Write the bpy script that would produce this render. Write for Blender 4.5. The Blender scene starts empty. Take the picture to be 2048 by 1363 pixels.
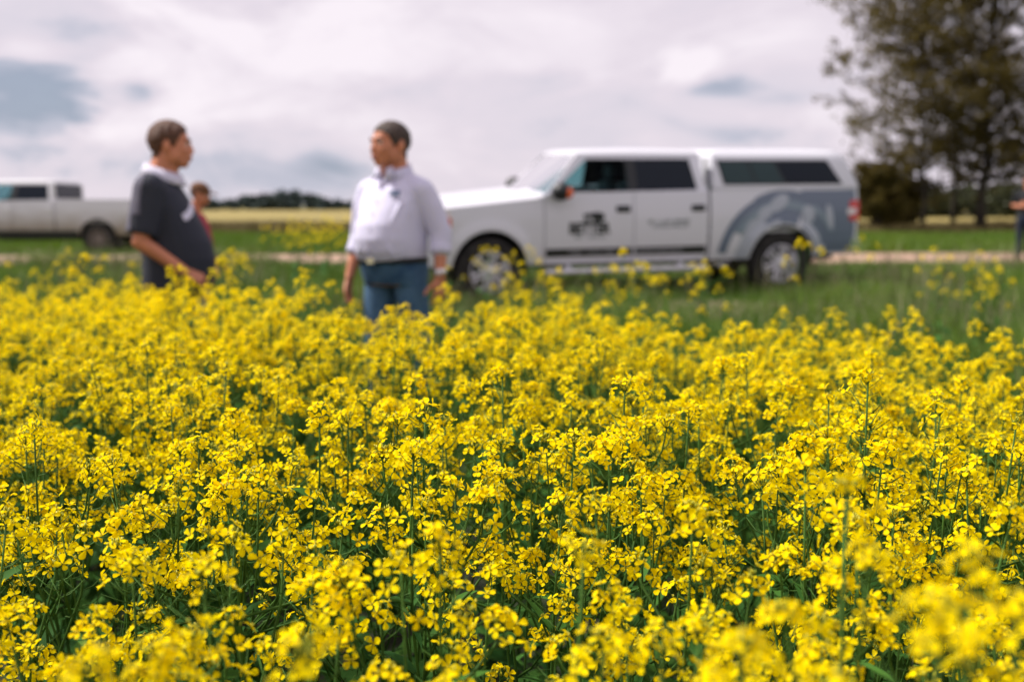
import bpy, bmesh, math, random
import numpy as np
from mathutils import Vector, Matrix, Euler
sc = bpy.context.scene
COL = sc.collection
R = math.radians
PI = math.pi
# ------------------------------------------------------------------ camera
CAMZ = 1.32
F = 1991.0                      # focal length in photo pixels (2048 wide)
PITCH = math.atan((681.5-412)/F)
cam_d = bpy.data.cameras.new('camera'); cam = bpy.data.objects.new('camera', cam_d); COL.objects.link(cam)
cam.location = (0, 0, CAMZ); cam.rotation_euler = (PI/2-PITCH, 0, 0)
cam_d.sensor_width = 36; cam_d.lens = 36*F/2048
cam_d.clip_start = .05; cam_d.clip_end = 6000
cam_d.dof.use_dof = True; cam_d.dof.focus_distance = 1.42; cam_d.dof.aperture_fstop = 2.75
sc.camera = cam
sc.view_settings.view_transform = 'Standard'; sc.view_settings.look = 'None'
sc.view_settings.exposure = .42; sc.view_settings.gamma = 1

def at(px, py, Y):
    """world point seen at photo pixel (px,py) at ground distance Y"""
    d = Vector((px-1024, 0, 0)) + Vector((0, math.cos(PITCH), -math.sin(PITCH)))*F \
        + Vector((0, math.sin(PITCH), math.cos(PITCH)))*(681.5-py)
    d = d*(Y/d.y)
    return Vector((d.x, d.y, d.z+CAMZ))

# ------------------------------------------------------------------ light
SUN_EL, SUN_AZ = 52, -72        # azimuth from +Y (view direction) towards +X
sun_dir = Vector((math.sin(R(SUN_AZ))*math.cos(R(SUN_EL)), math.cos(R(SUN_AZ))*math.cos(R(SUN_EL)), math.sin(R(SUN_EL))))
sl = bpy.data.lights.new('sun', 'SUN'); sl.energy = 4.8; sl.angle = R(6); sl.color = (1, .95, .88)
so = bpy.data.objects.new('sun', sl); COL.objects.link(so)
so.rotation_euler = sun_dir.to_track_quat('Z', 'Y').to_euler(); so.location = (0, 0, 60)

W = bpy.data.worlds.new('World'); sc.world = W; W.use_nodes = True
nt = W.node_tree; nt.nodes.clear()
def N(tree, t, **k):
    n = tree.nodes.new(t)
    for a, b in k.items(): setattr(n, a, b)
    return n
def L(tree, a, b): tree.links.new(a, b)
def world():
    out = N(nt, 'ShaderNodeOutputWorld')
    sky = N(nt, 'ShaderNodeTexSky', sky_type='NISHITA', sun_disc=False)
    sky.sun_elevation = R(SUN_EL); sky.sun_rotation = R(SUN_AZ)
    b1 = N(nt, 'ShaderNodeBackground'); b1.inputs[1].default_value = .1; L(nt, sky.outputs[0], b1.inputs[0])
    tc = N(nt, 'ShaderNodeTexCoord')
    # flatten towards the horizon: clouds are wider than tall
    mp = N(nt, 'ShaderNodeMapping'); mp.inputs['Scale'].default_value = (1, 1, 2.6); L(nt, tc.outputs['Generated'], mp.inputs[0])
    n1 = N(nt, 'ShaderNodeTexNoise'); n1.inputs['Scale'].default_value = 6.2; n1.inputs['Detail'].default_value = 8; n1.inputs['Roughness'].default_value = .60; n1.inputs['Distortion'].default_value = .35
    mp1 = N(nt, 'ShaderNodeMapping'); mp1.inputs['Location'].default_value = (3.1, 1.7, .4); L(nt, mp.outputs[0], mp1.inputs[0]); L(nt, mp1.outputs[0], n1.inputs['Vector'])
    n2 = N(nt, 'ShaderNodeTexNoise'); n2.inputs['Scale'].default_value = 2.2; n2.inputs['Detail'].default_value = 3; L(nt, mp.outputs[0], n2.inputs['Vector'])
    m = N(nt, 'ShaderNodeMath', operation='MULTIPLY_ADD'); L(nt, n2.outputs[0], m.inputs[0]); m.inputs[1].default_value = .45
    L(nt, n1.outputs[0], m.inputs[2])
    acc = m.outputs[0]
    # single clouds and gaps at fixed directions of the sky: (px, py, rx, ry, strength)
    for (px, py, rx, ry, s) in [(40, 225, 130, 80, -.5), (285, 182, 45, 26, -.35), (120, 50, 260, 45, -.16), (450, 230, 300, 60, .10), (800, 260, 300, 60, .10), (40, 90, 60, 45, .2), (240, 100, 90, 40, .20),
                                (1370, 125, 60, 42, .42), (1420, 172, 70, 20, -.3), (640, 330, 90, 40, -.26), (1080, 165, 120, 22, -.12),
                                (850, 90, 520, 130, .14), (1530, 90, 120, 60, .14), (1500, 265, 120, 26, -.14), (1560, 190, 160, 18, -.12), (580, 310, 60, 30, .1)]:
        d = (at(px, py, 100)-Vector((0, 0, CAMZ))).normalized()
        sub = N(nt, 'ShaderNodeVectorMath', operation='SUBTRACT'); L(nt, tc.outputs['Generated'], sub.inputs[0]); sub.inputs[1].default_value = d
        scl = N(nt, 'ShaderNodeVectorMath', operation='MULTIPLY'); L(nt, sub.outputs[0], scl.inputs[0]); scl.inputs[1].default_value = (F/rx, F/rx, F/ry)
        nd = N(nt, 'ShaderNodeVectorMath', operation='MULTIPLY_ADD'); L(nt, n1.outputs[1], nd.inputs[0]); nd.inputs[1].default_value = (3.0, 3.0, 3.0); L(nt, scl.outputs[0], nd.inputs[2])
        of = N(nt, 'ShaderNodeVectorMath', operation='SUBTRACT'); L(nt, nd.outputs[0], of.inputs[0]); of.inputs[1].default_value = (1.5, 1.5, 1.5)
        ln = N(nt, 'ShaderNodeVectorMath', operation='LENGTH'); L(nt, of.outputs[0], ln.inputs[0])
        mr = N(nt, 'ShaderNodeMapRange', interpolation_type='SMOOTHSTEP'); L(nt, ln.outputs['Value'], mr.inputs[0])
        mr.inputs[1].default_value = 1.5; mr.inputs[2].default_value = .1; mr.inputs[3].default_value = 0; mr.inputs[4].default_value = s
        ad = N(nt, 'ShaderNodeMath', operation='ADD'); L(nt, acc, ad.inputs[0]); L(nt, mr.outputs[0], ad.inputs[1]); acc = ad.outputs[0]
    cr = N(nt, 'ShaderNodeValToRGB'); L(nt, acc, cr.inputs[0])
    e = cr.color_ramp.elements
    e[0].position = .32; e[0].color = (.29, .325, .415, 1)
    e[1].position = .98; e[1].color = (.80, .735, .785, 1)
    a = e.new(.50); a.color = (.45, .455, .54, 1)
    a = e.new(.61); a.color = (.61, .565, .635, 1)
    a = e.new(.74); a.color = (.665, .60, .665, 1)
    b2 = N(nt, 'ShaderNodeBackground'); b2.inputs[1].default_value = .91; L(nt, cr.outputs[0], b2.inputs[0])
    mr = N(nt, 'ShaderNodeMapRange'); L(nt, acc, mr.inputs[0]); mr.inputs[1].default_value = .15; mr.inputs[2].default_value = .5; mr.inputs[3].default_value = .88; mr.inputs[4].default_value = .97
    mx = N(nt, 'ShaderNodeMixShader'); L(nt, mr.outputs[0], mx.inputs[0]); L(nt, b1.outputs[0], mx.inputs[1]); L(nt, b2.outputs[0], mx.inputs[2])
    L(nt, mx.outputs[0], out.inputs[0])
world()

# ------------------------------------------------------------------ helpers
def tag(o, label=None, cat=None, group=None, kind=None):
    if label: o['label'] = label
    if cat: o['category'] = cat
    if group: o['group'] = group
    if kind: o['kind'] = kind
    return o
def empty(name, loc=(0, 0, 0), rz=0):
    o = bpy.data.objects.new(name, None); COL.objects.link(o); o.location = loc; o.rotation_euler = (0, 0, rz)
    o.empty_display_size = .1
    return o
def link(name, me, parent=None):
    o = bpy.data.objects.new(name, me); COL.objects.link(o)
    if parent: o.parent = parent
    return o

def mat(name, col, rough=.6, metal=0, spec=.5, var=0, scale=8, transl=0, bump=0, bscale=60, coat=0, trans=0, ior=1.45, col2=None, tint=None, tcol=None):
    m = bpy.data.materials.new(name); m.use_nodes = True; t = m.node_tree
    p = t.nodes['Principled BSDF']; out = t.nodes['Material Output']
    p.inputs['Base Color'].default_value = (*col, 1); p.inputs['Roughness'].default_value = rough
    p.inputs['Metallic'].default_value = metal; p.inputs['Specular IOR Level'].default_value = spec
    p.inputs['Coat Weight'].default_value = coat; p.inputs['Transmission Weight'].default_value = trans; p.inputs['IOR'].default_value = ior
    tc = N(t, 'ShaderNodeTexCoord'); csock = None
    if var or col2:
        n = N(t, 'ShaderNodeTexNoise'); n.inputs['Scale'].default_value = scale; n.inputs['Detail'].default_value = 5; L(t, tc.outputs['Object'], n.inputs['Vector'])
        cr = N(t, 'ShaderNodeValToRGB'); L(t, n.outputs[0], cr.inputs[0]); e = cr.color_ramp.elements
        c2 = col2 if col2 else tuple(min(1, c*(1+var)) for c in col); c1 = col if col2 else tuple(c*(1-var) for c in col)
        e[0].position = .36; e[0].color = (*c1, 1); e[1].position = .64; e[1].color = (*c2, 1)
        csock = cr.outputs[0]
    if tint:            # per-blade / per-petal random value stored on the mesh
        a = N(t, 'ShaderNodeAttribute', attribute_name='tint')
        mx = N(t, 'ShaderNodeMix', data_type='RGBA'); L(t, a.outputs['Fac'], mx.inputs[0])
        if csock: L(t, csock, mx.inputs[6])
        else: mx.inputs[6].default_value = (*col, 1)
        mx.inputs[7].default_value = (*tint, 1); csock = mx.outputs[2]
    if csock: L(t, csock, p.inputs['Base Color'])
    if bump:
        n = N(t, 'ShaderNodeTexNoise'); n.inputs['Scale'].default_value = bscale; n.inputs['Detail'].default_value = 4; L(t, tc.outputs['Object'], n.inputs['Vector'])
        b = N(t, 'ShaderNodeBump'); b.inputs['Strength'].default_value = bump; b.inputs['Distance'].default_value = .02; L(t, n.outputs[0], b.inputs['Height']); L(t, b.outputs[0], p.inputs['Normal'])
    if transl:
        tr = N(t, 'ShaderNodeBsdfTranslucent'); mx = N(t, 'ShaderNodeMixShader'); mx.inputs[0].default_value = transl
        if csock and not tcol: L(t, csock, tr.inputs[0])
        else: tr.inputs[0].default_value = (*(tcol or col), 1)
        L(t, p.outputs[0], mx.inputs[1]); L(t, tr.outputs[0], mx.inputs[2]); L(t, mx.outputs[0], out.inputs[0])
    return m

M = {}
M['petal'] = mat('petal', (.97, .71, .0008), .6, spec=.04, transl=.43, tint=(.99, .80, .0015))
M['bud'] = mat('bud', (.30, .36, .02), .5, tint=(.52, .46, .02), transl=.1)
M['cstem'] = mat('canola_stem', (.05, .115, .018), .7, spec=.2, var=.3, scale=20)
M['cleaf'] = mat('canola_leaf', (.020, .075, .014), .75, spec=.15, tint=(.055, .15, .022), transl=.2)
M['grass'] = mat('grass_blade', (.055, .135, .008), .55, tint=(.155, .235, .025), transl=.25)
M['grassfar'] = mat('grass_far', (.07, .15, .004), .6, tint=(.13, .20, .01), transl=.25)
M['seed'] = mat('seed_head', (.16, .17, .07), .8, tint=(.24, .22, .12))
M['dry'] = mat('dry_grass', (.13, .105, .03), .8, tint=(.20, .15, .06))
M['bark'] = mat('bark', (.05, .04, .03), .9, var=.35, scale=6, bump=.6, bscale=14)
M['leaf'] = mat('tree_leaf', (.058, .045, .011), .6, spec=.2, tint=(.185, .140, .032), transl=.38)
M['hedge'] = mat('hedge_leaf', (.03, .04, .012), .6, tint=(.06, .07, .02))
M['farwood'] = mat('far_leaf_hazed', (.035, .06, .058), .8, tint=(.06, .09, .085))  # distance haze is put into the leaf colour as a bluish lift
M['white'] = mat('white_paint', (.67, .67, .73), .28, coat=.6)
M['black'] = mat('black_plastic', (.012, .014, .016), .45)
M['rubber'] = mat('tyre_rubber', (.022, .020, .019), .85, var=.4, scale=9, bump=.3, bscale=80)
M['alloy'] = mat('alloy', (.72, .71, .76), .35, metal=.35)
M['chrome'] = mat('chrome', (.72, .72, .76), .18, metal=.9)
M['under'] = mat('underbody', (.015, .014, .013), .8)
M['glass'] = mat('clear_tinted_glass', (.36, .56, .57), .02, trans=1.0, ior=1.1)
M['dglass'] = mat('dark_privacy_glass', (.008, .013, .022), .08, spec=.22)
M['amber'] = mat('amber_lens', (.75, .12, .02), .25, coat=.5)
M['red'] = mat('red_lens', (.62, .03, .02), .2, coat=.6)
M['clear'] = mat('clear_lens', (.72, .66, .66), .15, coat=.6)
M['seat'] = mat('seat_fabric', (.10, .11, .12), .8)
M['decal'] = mat('decal_black', (.015, .018, .018), .4)
M['decalgrey'] = mat('decal_grey', (.16, .19, .20), .4)
M['letter'] = mat('decal_pale_lettering', (.26, .26, .29), .4)
M['windshield'] = mat('windshield_glass', (.42, .58, .60), .02, trans=1.0, ior=1.1)
M['wrap'] = mat('wrap_slate', (.14, .175, .245), .35, coat=.3)
M['wraplight'] = mat('wrap_pale', (.42, .45, .52), .35, coat=.3)
M['wrapmid'] = mat('wrap_mid', (.22, .28, .34), .35, coat=.3)
M['skin'] = mat('skin', (.54, .205, .11), .5, var=.08, scale=12)
M['lips'] = mat('lips', (.34, .11, .08), .5)
M['eyewhite'] = mat('eye_white', (.6, .58, .55), .3)
M['iris'] = mat('iris', (.03, .02, .015), .3)
M['hairbrown'] = mat('hair_brown', (.10, .042, .024), .65, var=.4, scale=60, bump=.5, bscale=160)
M['hairgrey'] = mat('hair_dark_greying', (.06, .038, .030), .65, var=.4, scale=60, bump=.5, bscale=160)
M['hairblack'] = mat('hair_black', (.012, .008, .008), .6)
M['shirtwhite'] = mat('shirt_white', (.62, .60, .77), .8, bump=.4, bscale=9)
M['charcoal'] = mat('polo_charcoal', (.022, .025, .040), .8, bump=.3, bscale=11)
M['polopanel'] = mat('polo_grey_panel', (.105, .10, .14), .85)
M['collarwhite'] = mat('collar_white', (.62, .60, .72), .8)
M['denim'] = mat('denim', (.022, .065, .14), .85, col2=(.075, .155, .26), scale=7)
M['darktrouser'] = mat('dark_trousers', (.02, .022, .03), .85)
M['belt'] = mat('belt_black', (.012, .012, .014), .5)
M['redshirt'] = mat('tshirt_red', (.38, .035, .06), .85, bump=.3, bscale=10)
M['blackshirt'] = mat('top_black', (.012, .014, .018), .85)
M['cap'] = mat('cap_brown', (.15, .065, .03), .85)
M['shoe'] = mat('shoe_leather', (.05, .03, .02), .6)
M['logo'] = mat('logo_navy', (.02, .05, .12), .6)
M['watch'] = mat('watch_steel', (.8, .8, .82), .2, metal=.6)

class MB:
    def __init__(s): s.v = []; s.f = []; s.m = []; s.t = []
    def add(s, vs, fs, m=0, tint=0.):
        b = len(s.v); s.v.extend([tuple(v) for v in vs]); s.t.extend([tint]*len(vs))
        s.f.extend([tuple(i+b for i in f) for f in fs]); s.m.extend([m]*len(fs))
    def box(s, a, b, m=0, bev=0):
        (x0, y0, z0), (x1, y1, z1) = a, b
        if bev:
            # chamfered box: three stacked rings
            c = bev
            vs = []
            for z, k in ((z0, c), (z0+c, 0), (z1-c, 0), (z1, c)):
                vs += [(x0+k+(c if not k else 0), y0+k, z), (x1-k-(c if not k else 0), y0+k, z), (x1-k, y0+k+(c if not k else 0), z), (x1-k, y1-k-(c if not k else 0), z),
                       (x1-k-(c if not k else 0), y1-k, z), (x0+k+(c if not k else 0), y1-k, z), (x0+k, y1-k-(c if not k else 0), z), (x0+k, y0+k+(c if not k else 0), z)]
            fs = [tuple(range(7, -1, -1)), tuple(range(24, 32))]
            for r in range(3):
                for i in range(8): fs.append((r*8+i, r*8+(i+1) % 8, r*8+8+(i+1) % 8, r*8+8+i))
            s.add(vs, fs, m); return
        vs = [(x0, y0, z0), (x1, y0, z0), (x1, y1, z0), (x0, y1, z0), (x0, y0, z1), (x1, y0, z1), (x1, y1, z1), (x0, y1, z1)]
        s.add(vs, [(3, 2, 1, 0), (4, 5, 6, 7), (0, 1, 5, 4), (1, 2, 6, 5), (2, 3, 7, 6), (3, 0, 4, 7)], m)
    def tube(s, pts, rad, n=5, m=0, tint=0., cap=True):
        pts = [Vector(p) for p in pts]; vs = []; fs = []
        if not hasattr(rad, '__len__'): rad = [rad]*len(pts)
        ref = Vector((0.31, 0.2, 1)).normalized()
        for i, p in enumerate(pts):
            d = (pts[min(i+1, len(pts)-1)]-pts[max(i-1, 0)])
            d = d.normalized() if d.length > 1e-9 else Vector((0, 0, 1))
            a = d.cross(ref if abs(d.dot(ref)) < .95 else Vector((1, 0, 0))).normalized(); b = d.cross(a)
            for k in range(n):
                th = 2*PI*k/n; vs.append(p+(a*math.cos(th)+b*math.sin(th))*rad[i])
        for i in range(len(pts)-1):
            for k in range(n): fs.append((i*n+k, i*n+(k+1) % n, (i+1)*n+(k+1) % n, (i+1)*n+k))
        if cap: fs += [tuple(range(n-1, -1, -1)), tuple(range((len(pts)-1)*n, len(pts)*n))]
        s.add(vs, fs, m, tint)
    def ell(s, c, r, rot=None, n=12, k=8, m=0, tint=0.):
        vs = []; fs = []; c = Vector(c)
        Rm = rot if rot is not None else Matrix.Identity(3)
        vs.append(c+Rm@Vector((0, 0, r[2])))
        for i in range(1, k):
            ph = PI*i/k
            for j in range(n):
                th = 2*PI*j/n
                vs.append(c+Rm@Vector((r[0]*math.sin(ph)*math.cos(th), r[1]*math.sin(ph)*math.sin(th), r[2]*math.cos(ph))))
        vs.append(c+Rm@Vector((0, 0, -r[2])))
        for j in range(n): fs.append((0, 1+j, 1+(j+1) % n))
        for i in range(k-2):
            for j in range(n): fs.append((1+i*n+j, 1+(i+1)*n+j, 1+(i+1)*n+(j+1) % n, 1+i*n+(j+1) % n))
        l = len(vs)-1
        for j in range(n): fs.append((l, 1+(k-2)*n+(j+1) % n, 1+(k-2)*n+j))
        s.add(vs, fs, m, tint)
    def capsule(s, p, q, r0, r1, n=14, flat=None):
        """closed tapered capsule; flat=(axis vector, factor) squeezes the section"""
        p, q = Vector(p), Vector(q); d = q-p; Lg = d.length; d.normalize()
        a = d.cross(Vector((0, 0, 1)) if abs(d.z) < .9 else Vector((0, 1, 0))).normalized(); b = d.cross(a)
        rings = []
        for ph in (-80, -55, -30, 0): rings.append((r0*math.sin(R(ph)), r0*math.cos(R(ph))))
        for ph in (0, 30, 55, 80): rings.append((Lg+r1*math.sin(R(ph)), r1*math.cos(R(ph))))
        vs = []
        for t, rr in rings:
            for k in range(n):
                th = 2*PI*k/n; o = (a*math.cos(th)+b*math.sin(th))*rr
                if flat: o -= flat[0]*o.dot(flat[0])*(1-flat[1])
                vs.append(p+d*t+o)
        fs = [(i*n+k, i*n+(k+1) % n, (i+1)*n+(k+1) % n, (i+1)*n+k) for i in range(7) for k in range(n)]
        fs += [tuple(range(n-1, -1, -1)), tuple(range(7*n, 8*n))]
        s.add(vs, fs)
    def loft(s, rings, m=0, close=True):
        n = len(rings[0]); vs = [v for r in rings for v in r]
        fs = [(i*n+k, i*n+(k+1) % n, (i+1)*n+(k+1) % n, (i+1)*n+k) for i in range(len(rings)-1) for k in range(n)]
        if close: fs += [tuple(range(n-1, -1, -1)), tuple(range((len(rings)-1)*n, len(rings)*n))]
        s.add(vs, fs, m)
    def mesh(s, name, mats, smooth=True, tint=False, normals=False):
        me = bpy.data.meshes.new(name); me.from_pydata(s.v, [], s.f)
        for mm in mats: me.materials.append(mm)
        if len(mats) > 1: me.polygons.foreach_set('material_index', s.m)
        if smooth: me.polygons.foreach_set('use_smooth', [True]*len(s.f))
        if tint:
            a = me.attributes.new('tint', 'FLOAT', 'POINT'); a.data.foreach_set('value', s.t)
        if normals:
            bm = bmesh.new(); bm.from_mesh(me); bmesh.ops.recalc_face_normals(bm, faces=bm.faces); bm.to_mesh(me); bm.free()
        me.update(); return me
    def build(s, name, mats, parent=None, smooth=True, tint=False, normals=True, sharp=None):
        if not isinstance(mats, (list, tuple)): mats = [mats]
        me = s.mesh(name, mats, smooth, tint, normals)
        if smooth and sharp: me.set_sharp_from_angle(angle=R(sharp))
        return link(name, me, parent)

def np_mesh(name, V, Q, mats, mi=None, tint=None, smooth=False):
    """V (n,3) floats, Q (m,4) quads"""
    me = bpy.data.meshes.new(name); me.vertices.add(len(V)); me.vertices.foreach_set('co', np.asarray(V, dtype=np.float32).ravel())
    me.loops.add(len(Q)*4); me.loops.foreach_set('vertex_index', np.asarray(Q, dtype=np.int32).ravel())
    me.polygons.add(len(Q)); me.polygons.foreach_set('loop_start', np.arange(0, len(Q)*4, 4, dtype=np.int32))
    try: me.polygons.foreach_set('loop_total', np.full(len(Q), 4, dtype=np.int32))
    except Exception: pass
    for m in mats: me.materials.append(m)
    if mi is not None: me.polygons.foreach_set('material_index', np.asarray(mi, dtype=np.int32))
    if smooth: me.polygons.foreach_set('use_smooth', np.ones(len(Q), dtype=bool))
    if tint is not None:
        a = me.attributes.new('tint', 'FLOAT', 'POINT'); a.data.foreach_set('value', np.asarray(tint, dtype=np.float32))
    me.update(calc_edges=True); me.validate()
    return me

# ------------------------------------------------------------------ terrain
def ss(a, b, x):
    t = np.clip((np.asarray(x, dtype=float)-a)/(b-a), 0, 1); return t*t*(3-2*t)
def ground_z(x, y):
    x = np.asarray(x, dtype=float); y = np.asarray(y, dtype=float)
    z = .26*ss(8.5, 16, y)-.20*ss(22.6, 25.2, y)-.06*ss(45, 95, y)
    z = z+.018*np.sin(x*1.3+y*.7)*np.sin(y*.9-x*.4)*ss(3, 6, y)*(1-ss(14, 17, y))
    return z
def gz(x, y): return float(ground_z(x, y))
def road_mid(x): return 20.2+.10*np.clip(x, -30, 30)+0*x
def sheet(name, xs, ys, lift, mats, warp=None):
    X, Y = np.meshgrid(xs, ys)
    if warp: X, Y = warp(X, Y)
    V = np.stack([X, Y, ground_z(X, Y)+lift], -1).reshape(-1, 3)
    nx, ny = len(xs), len(ys); i = np.arange(nx-1)[None, :]+np.arange(ny-1)[:, None]*nx
    Q = np.stack([i, i+1, i+1+nx, i+nx], -1).reshape(-1, 4)
    o = link(name, np_mesh(name, V, Q, mats, smooth=True)); tag(o, kind='structure'); return o
gx = np.concatenate([[-2500, -900, -400, -200, -120, -80, -60], np.arange(-45, 45.1, .75), [60, 80, 120, 200, 400, 900, 2500]])
gy = np.concatenate([[-200, -60, -20, -8, -4], np.arange(-3, 32, .5), np.arange(32, 100, 3), [110, 140, 200, 350, 700, 1400, 4000]])
m_ground = mat('ground_grass', (.030, .055, .010), .95, col2=(.07, .115, .012), scale=.55, bump=.5, bscale=8)
sheet('ground', gx, gy, 0, [m_ground])
m_soil = mat('field_soil', (.030, .028, .018), .95, col2=(.035, .055, .018), scale=5, bump=.6, bscale=30)
sheet('field_soil', np.arange(-9, 9.1, .5), np.arange(-3, 7.1, .5), .005, [m_soil])
# gravel road
m_road = mat('gravel', (.27, .175, .12), .95, col2=(.36, .24, .17), scale=1.6, bump=.5, bscale=60)
def road_warp(X, Y): return X, road_mid(X)+Y*(1+.05*np.sin(X*.5+Y))
sheet('gravel_road', np.arange(-45, 45.1, .75), np.linspace(-2.1, 2.3, 8), .010, [m_road], road_warp)
# the approach the silver pickup stands on
m_appr = mat('approach_gravel', (.30, .24, .16), .95, col2=(.22, .22, .10), scale=.9, bump=.5, bscale=50)
sheet('gravel_approach', np.arange(-30, -5.4, .75), np.linspace(24.2, 28.5, 12), .014, [m_appr])
m_far = mat('ripening_crop', (.20, .155, .035), .95, col2=(.25, .195, .05), scale=.05, bump=.3, bscale=2)
sheet('crop_field', gx, np.array([62, 66, 72, 80, 95, 120, 200, 330, 390]), .03, [m_far])
m_far2 = mat('far_pasture', (.12, .13, .04), .95, col2=(.20, .19, .06), scale=.02)
sheet('pasture', gx, np.array([390, 700, 1400, 3900]), .05, [m_far2])
m_mud = mat('bare_earth', (.20, .14, .10), .95, col2=(.12, .10, .05), scale=2.5, bump=.5, bscale=30)
def blob_warp(cx, cy, rx, ry):
    def w(X, Y):
        r = Y; a = X
        k = 1+.22*np.sin(3*a+1)+.12*np.sin(7*a)
        return cx+np.cos(a)*r*rx*k, cy+np.sin(a)*r*ry*k
    return w
sheet('bare_earth', np.linspace(0, 2*PI, 40), np.linspace(.02, 1, 8), .012, [m_mud], blob_warp(1.5, 11.6, 2.9, 1.0))

rs = np.random.RandomState(11)
def blades(n, xy, h, w, lean, tintf, segs=2, seg_curve=1.0):
    """curved tapering grass blades -> V,Q,tint"""
    x, y = xy; n = len(x); z = ground_z(x, y)-.01
    az = rs.uniform(0, 2*PI, n); dx, dy = np.cos(az), np.sin(az)
    fa = rs.uniform(0, PI, n); wx, wy = np.cos(fa)*w/2, np.sin(fa)*w/2
    rows = []
    for k in range(segs+1):
        t = k/segs; b = lean*h*t**1.8; hh = h*t*(1-.25*lean*t); ww = (1-t)**.7 if k < segs else .12
        cx, cy, cz = x+dx*b, y+dy*b, z+hh
        rows.append(np.stack([cx-wx*ww, cy-wy*ww, cz], -1)); rows.append(np.stack([cx+wx*ww, cy+wy*ww, cz], -1))
    V = np.stack(rows, 1).reshape(-1, 3); nv = 2*(segs+1)
    base = (np.arange(n)*nv)[:, None]
    Q = np.concatenate([base+np.array([2*k, 2*k+1, 2*k+3, 2*k+2]) for k in range(segs)], 1).reshape(-1, 4)
    return V, Q, np.repeat(tintf, nv)
def wedge(n, y0, y1, k=.58, m=2.5):
    y = np.sqrt(rs.uniform(y0*y0, y1*y1, n)); x = rs.uniform(-1, 1, n)*(k*y+m); return x, y
def clumpy(x, y, s=1.0, ph=0):
    return .5+.25*np.sin(x*1.7*s+ph+np.sin(y*1.1*s))+.25*np.sin(y*2.3*s+1.3*ph+np.sin(x*.9*s))
def grass_obj(name, parts, mats, label=None):
    V = []; Q = []; T = []; MI = []; b = 0
    for (v, q, t, mi) in parts:
        V.append(v); Q.append(q+b); T.append(t); MI.append(np.full(len(q), mi)); b += len(v)
    o = link(name, np_mesh(name, np.concatenate(V), np.concatenate(Q), mats, np.concatenate(MI), np.concatenate(T)))
    tag(o, label, 'grass', kind='stuff'); return o
def truck_clear(x, y): return np.ones(len(x), bool)
# verge between the crop and the road
x, y = wedge(150000, 3.4, 18.6)
ok = (y < road_mid(x)-2.0+.25*np.sin(x*3))
# worn, bare patch in front of the marked pickup
ok &= ~((((x-1.5)/2.6)**2+((y-11.6)/.8)**2 < 1) & (rs.uniform(0, 1, len(x)) < .8))
x, y = x[ok], y[ok]
c = clumpy(x, y, 1.3); hh = (.20+.26*c*rs.uniform(.6, 1.2, len(x)))*np.interp(y-(road_mid(x)-20.2), [4, 11, 13.5, 16, 18], [1.2, 1.1, .75, .38, .2])
hh *= 1+2.6*ss(-3.2, -5.5, x)*ss(15.5, 17.5, y)+.8*ss(-1, -3, x)*ss(15.5, 17.5, y)
hh *= np.where((y > 12.2) & (x > -1.5) & (x < 6.0), .55, 1)
P = [(*blades(0, (x, y), hh, rs.uniform(.008, .018, len(x)), rs.uniform(.1, .7, len(x)), np.clip(c*.8+rs.uniform(-.3, .4, len(x)), 0, 1)), 0)]
x, y = wedge(14000, 5, 17); ok = (y < road_mid(x)-2.3) & (clumpy(x, y, .8, 2) > .5); x, y = x[ok], y[ok]
P.append((*blades(0, (x, y), rs.uniform(.38, .62, len(x)), rs.uniform(.006, .02, len(x)), rs.uniform(.1, .4, len(x)), rs.uniform(0, 1, len(x)), 3), 1))
grass_obj('verge_grass', P, [M['grass'], M['seed']], 'tall green grass with pale seed heads between crop and gravel road')
# beyond the road
x, y = wedge(120000, 22, 47); ok = y > road_mid(x)+2.25+.2*np.sin(x*2)
ok &= ~((x < -6.0) & (y > 23.2) & (y < 28.6) & (rs.uniform(0, 1, len(x)) < .85))
x, y = x[ok], y[ok]; c = clumpy(x, y, .5, 1)
P = [(*blades(0, (x, y), (.08+.13*c)*rs.uniform(.7, 1.2, len(x))*np.where((y < road_mid(x)+4) & (x > 0), 2.2, 1), rs.uniform(.02, .05, len(x)), rs.uniform(.1, .7, len(x)), np.clip(c*.7+rs.uniform(-.2, .4, len(x)), 0, 1)), 0)]
grass_obj('far_grass', P, [M['grassfar']], 'bright green grass strip beyond the gravel road')
x, y = wedge(52000, 47, 63, .58, 4); c = clumpy(x, y, .35, 4)
P = [(*blades(0, (x, y), (.25+.3*c)*rs.uniform(.7, 1.2, len(x)), rs.uniform(.03, .07, len(x)), rs.uniform(.1, .5, len(x)), rs.uniform(0, 1, len(x))), 0)]
grass_obj('dry_grass_strip', P, [M['dry']], 'brown dry grass strip at the edge of the ripening field')

# ------------------------------------------------------------------ trees
def leafcloud(C, rad, per, size, rng):
    """quads scattered round centres C -> V,Q,tint"""
    C = np.asarray(C); n = len(C)*per
    P = np.repeat(C, per, 0)+rng.normal(0, 1, (n, 3))*np.repeat(np.broadcast_to(np.asarray(rad).reshape(-1, 1) if np.ndim(rad) else rad, (len(C), 1)), per, 0)*np.array([1, 1, .7])
    a = rng.normal(0, 1, (n, 3)); a /= np.linalg.norm(a, axis=1, keepdims=True)
    b = np.cross(a, rng.normal(0, 1, (n, 3))); b /= np.linalg.norm(b, axis=1, keepdims=True)
    s = (size*rng.uniform(.6, 1.3, n))[:, None]
    V = np.stack([P-a*s*.6, P+b*s*.38-a*s*.05, P+a*s*.6, P-b*s*.38+a*s*.05], 1).reshape(-1, 3)
    Q = np.arange(n*4).reshape(-1, 4)
    return V, Q, np.repeat(np.clip(np.repeat(rng.uniform(0, .7, len(C)), per)+rng.uniform(-.2, .3, n), 0, 1), 4)
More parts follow.
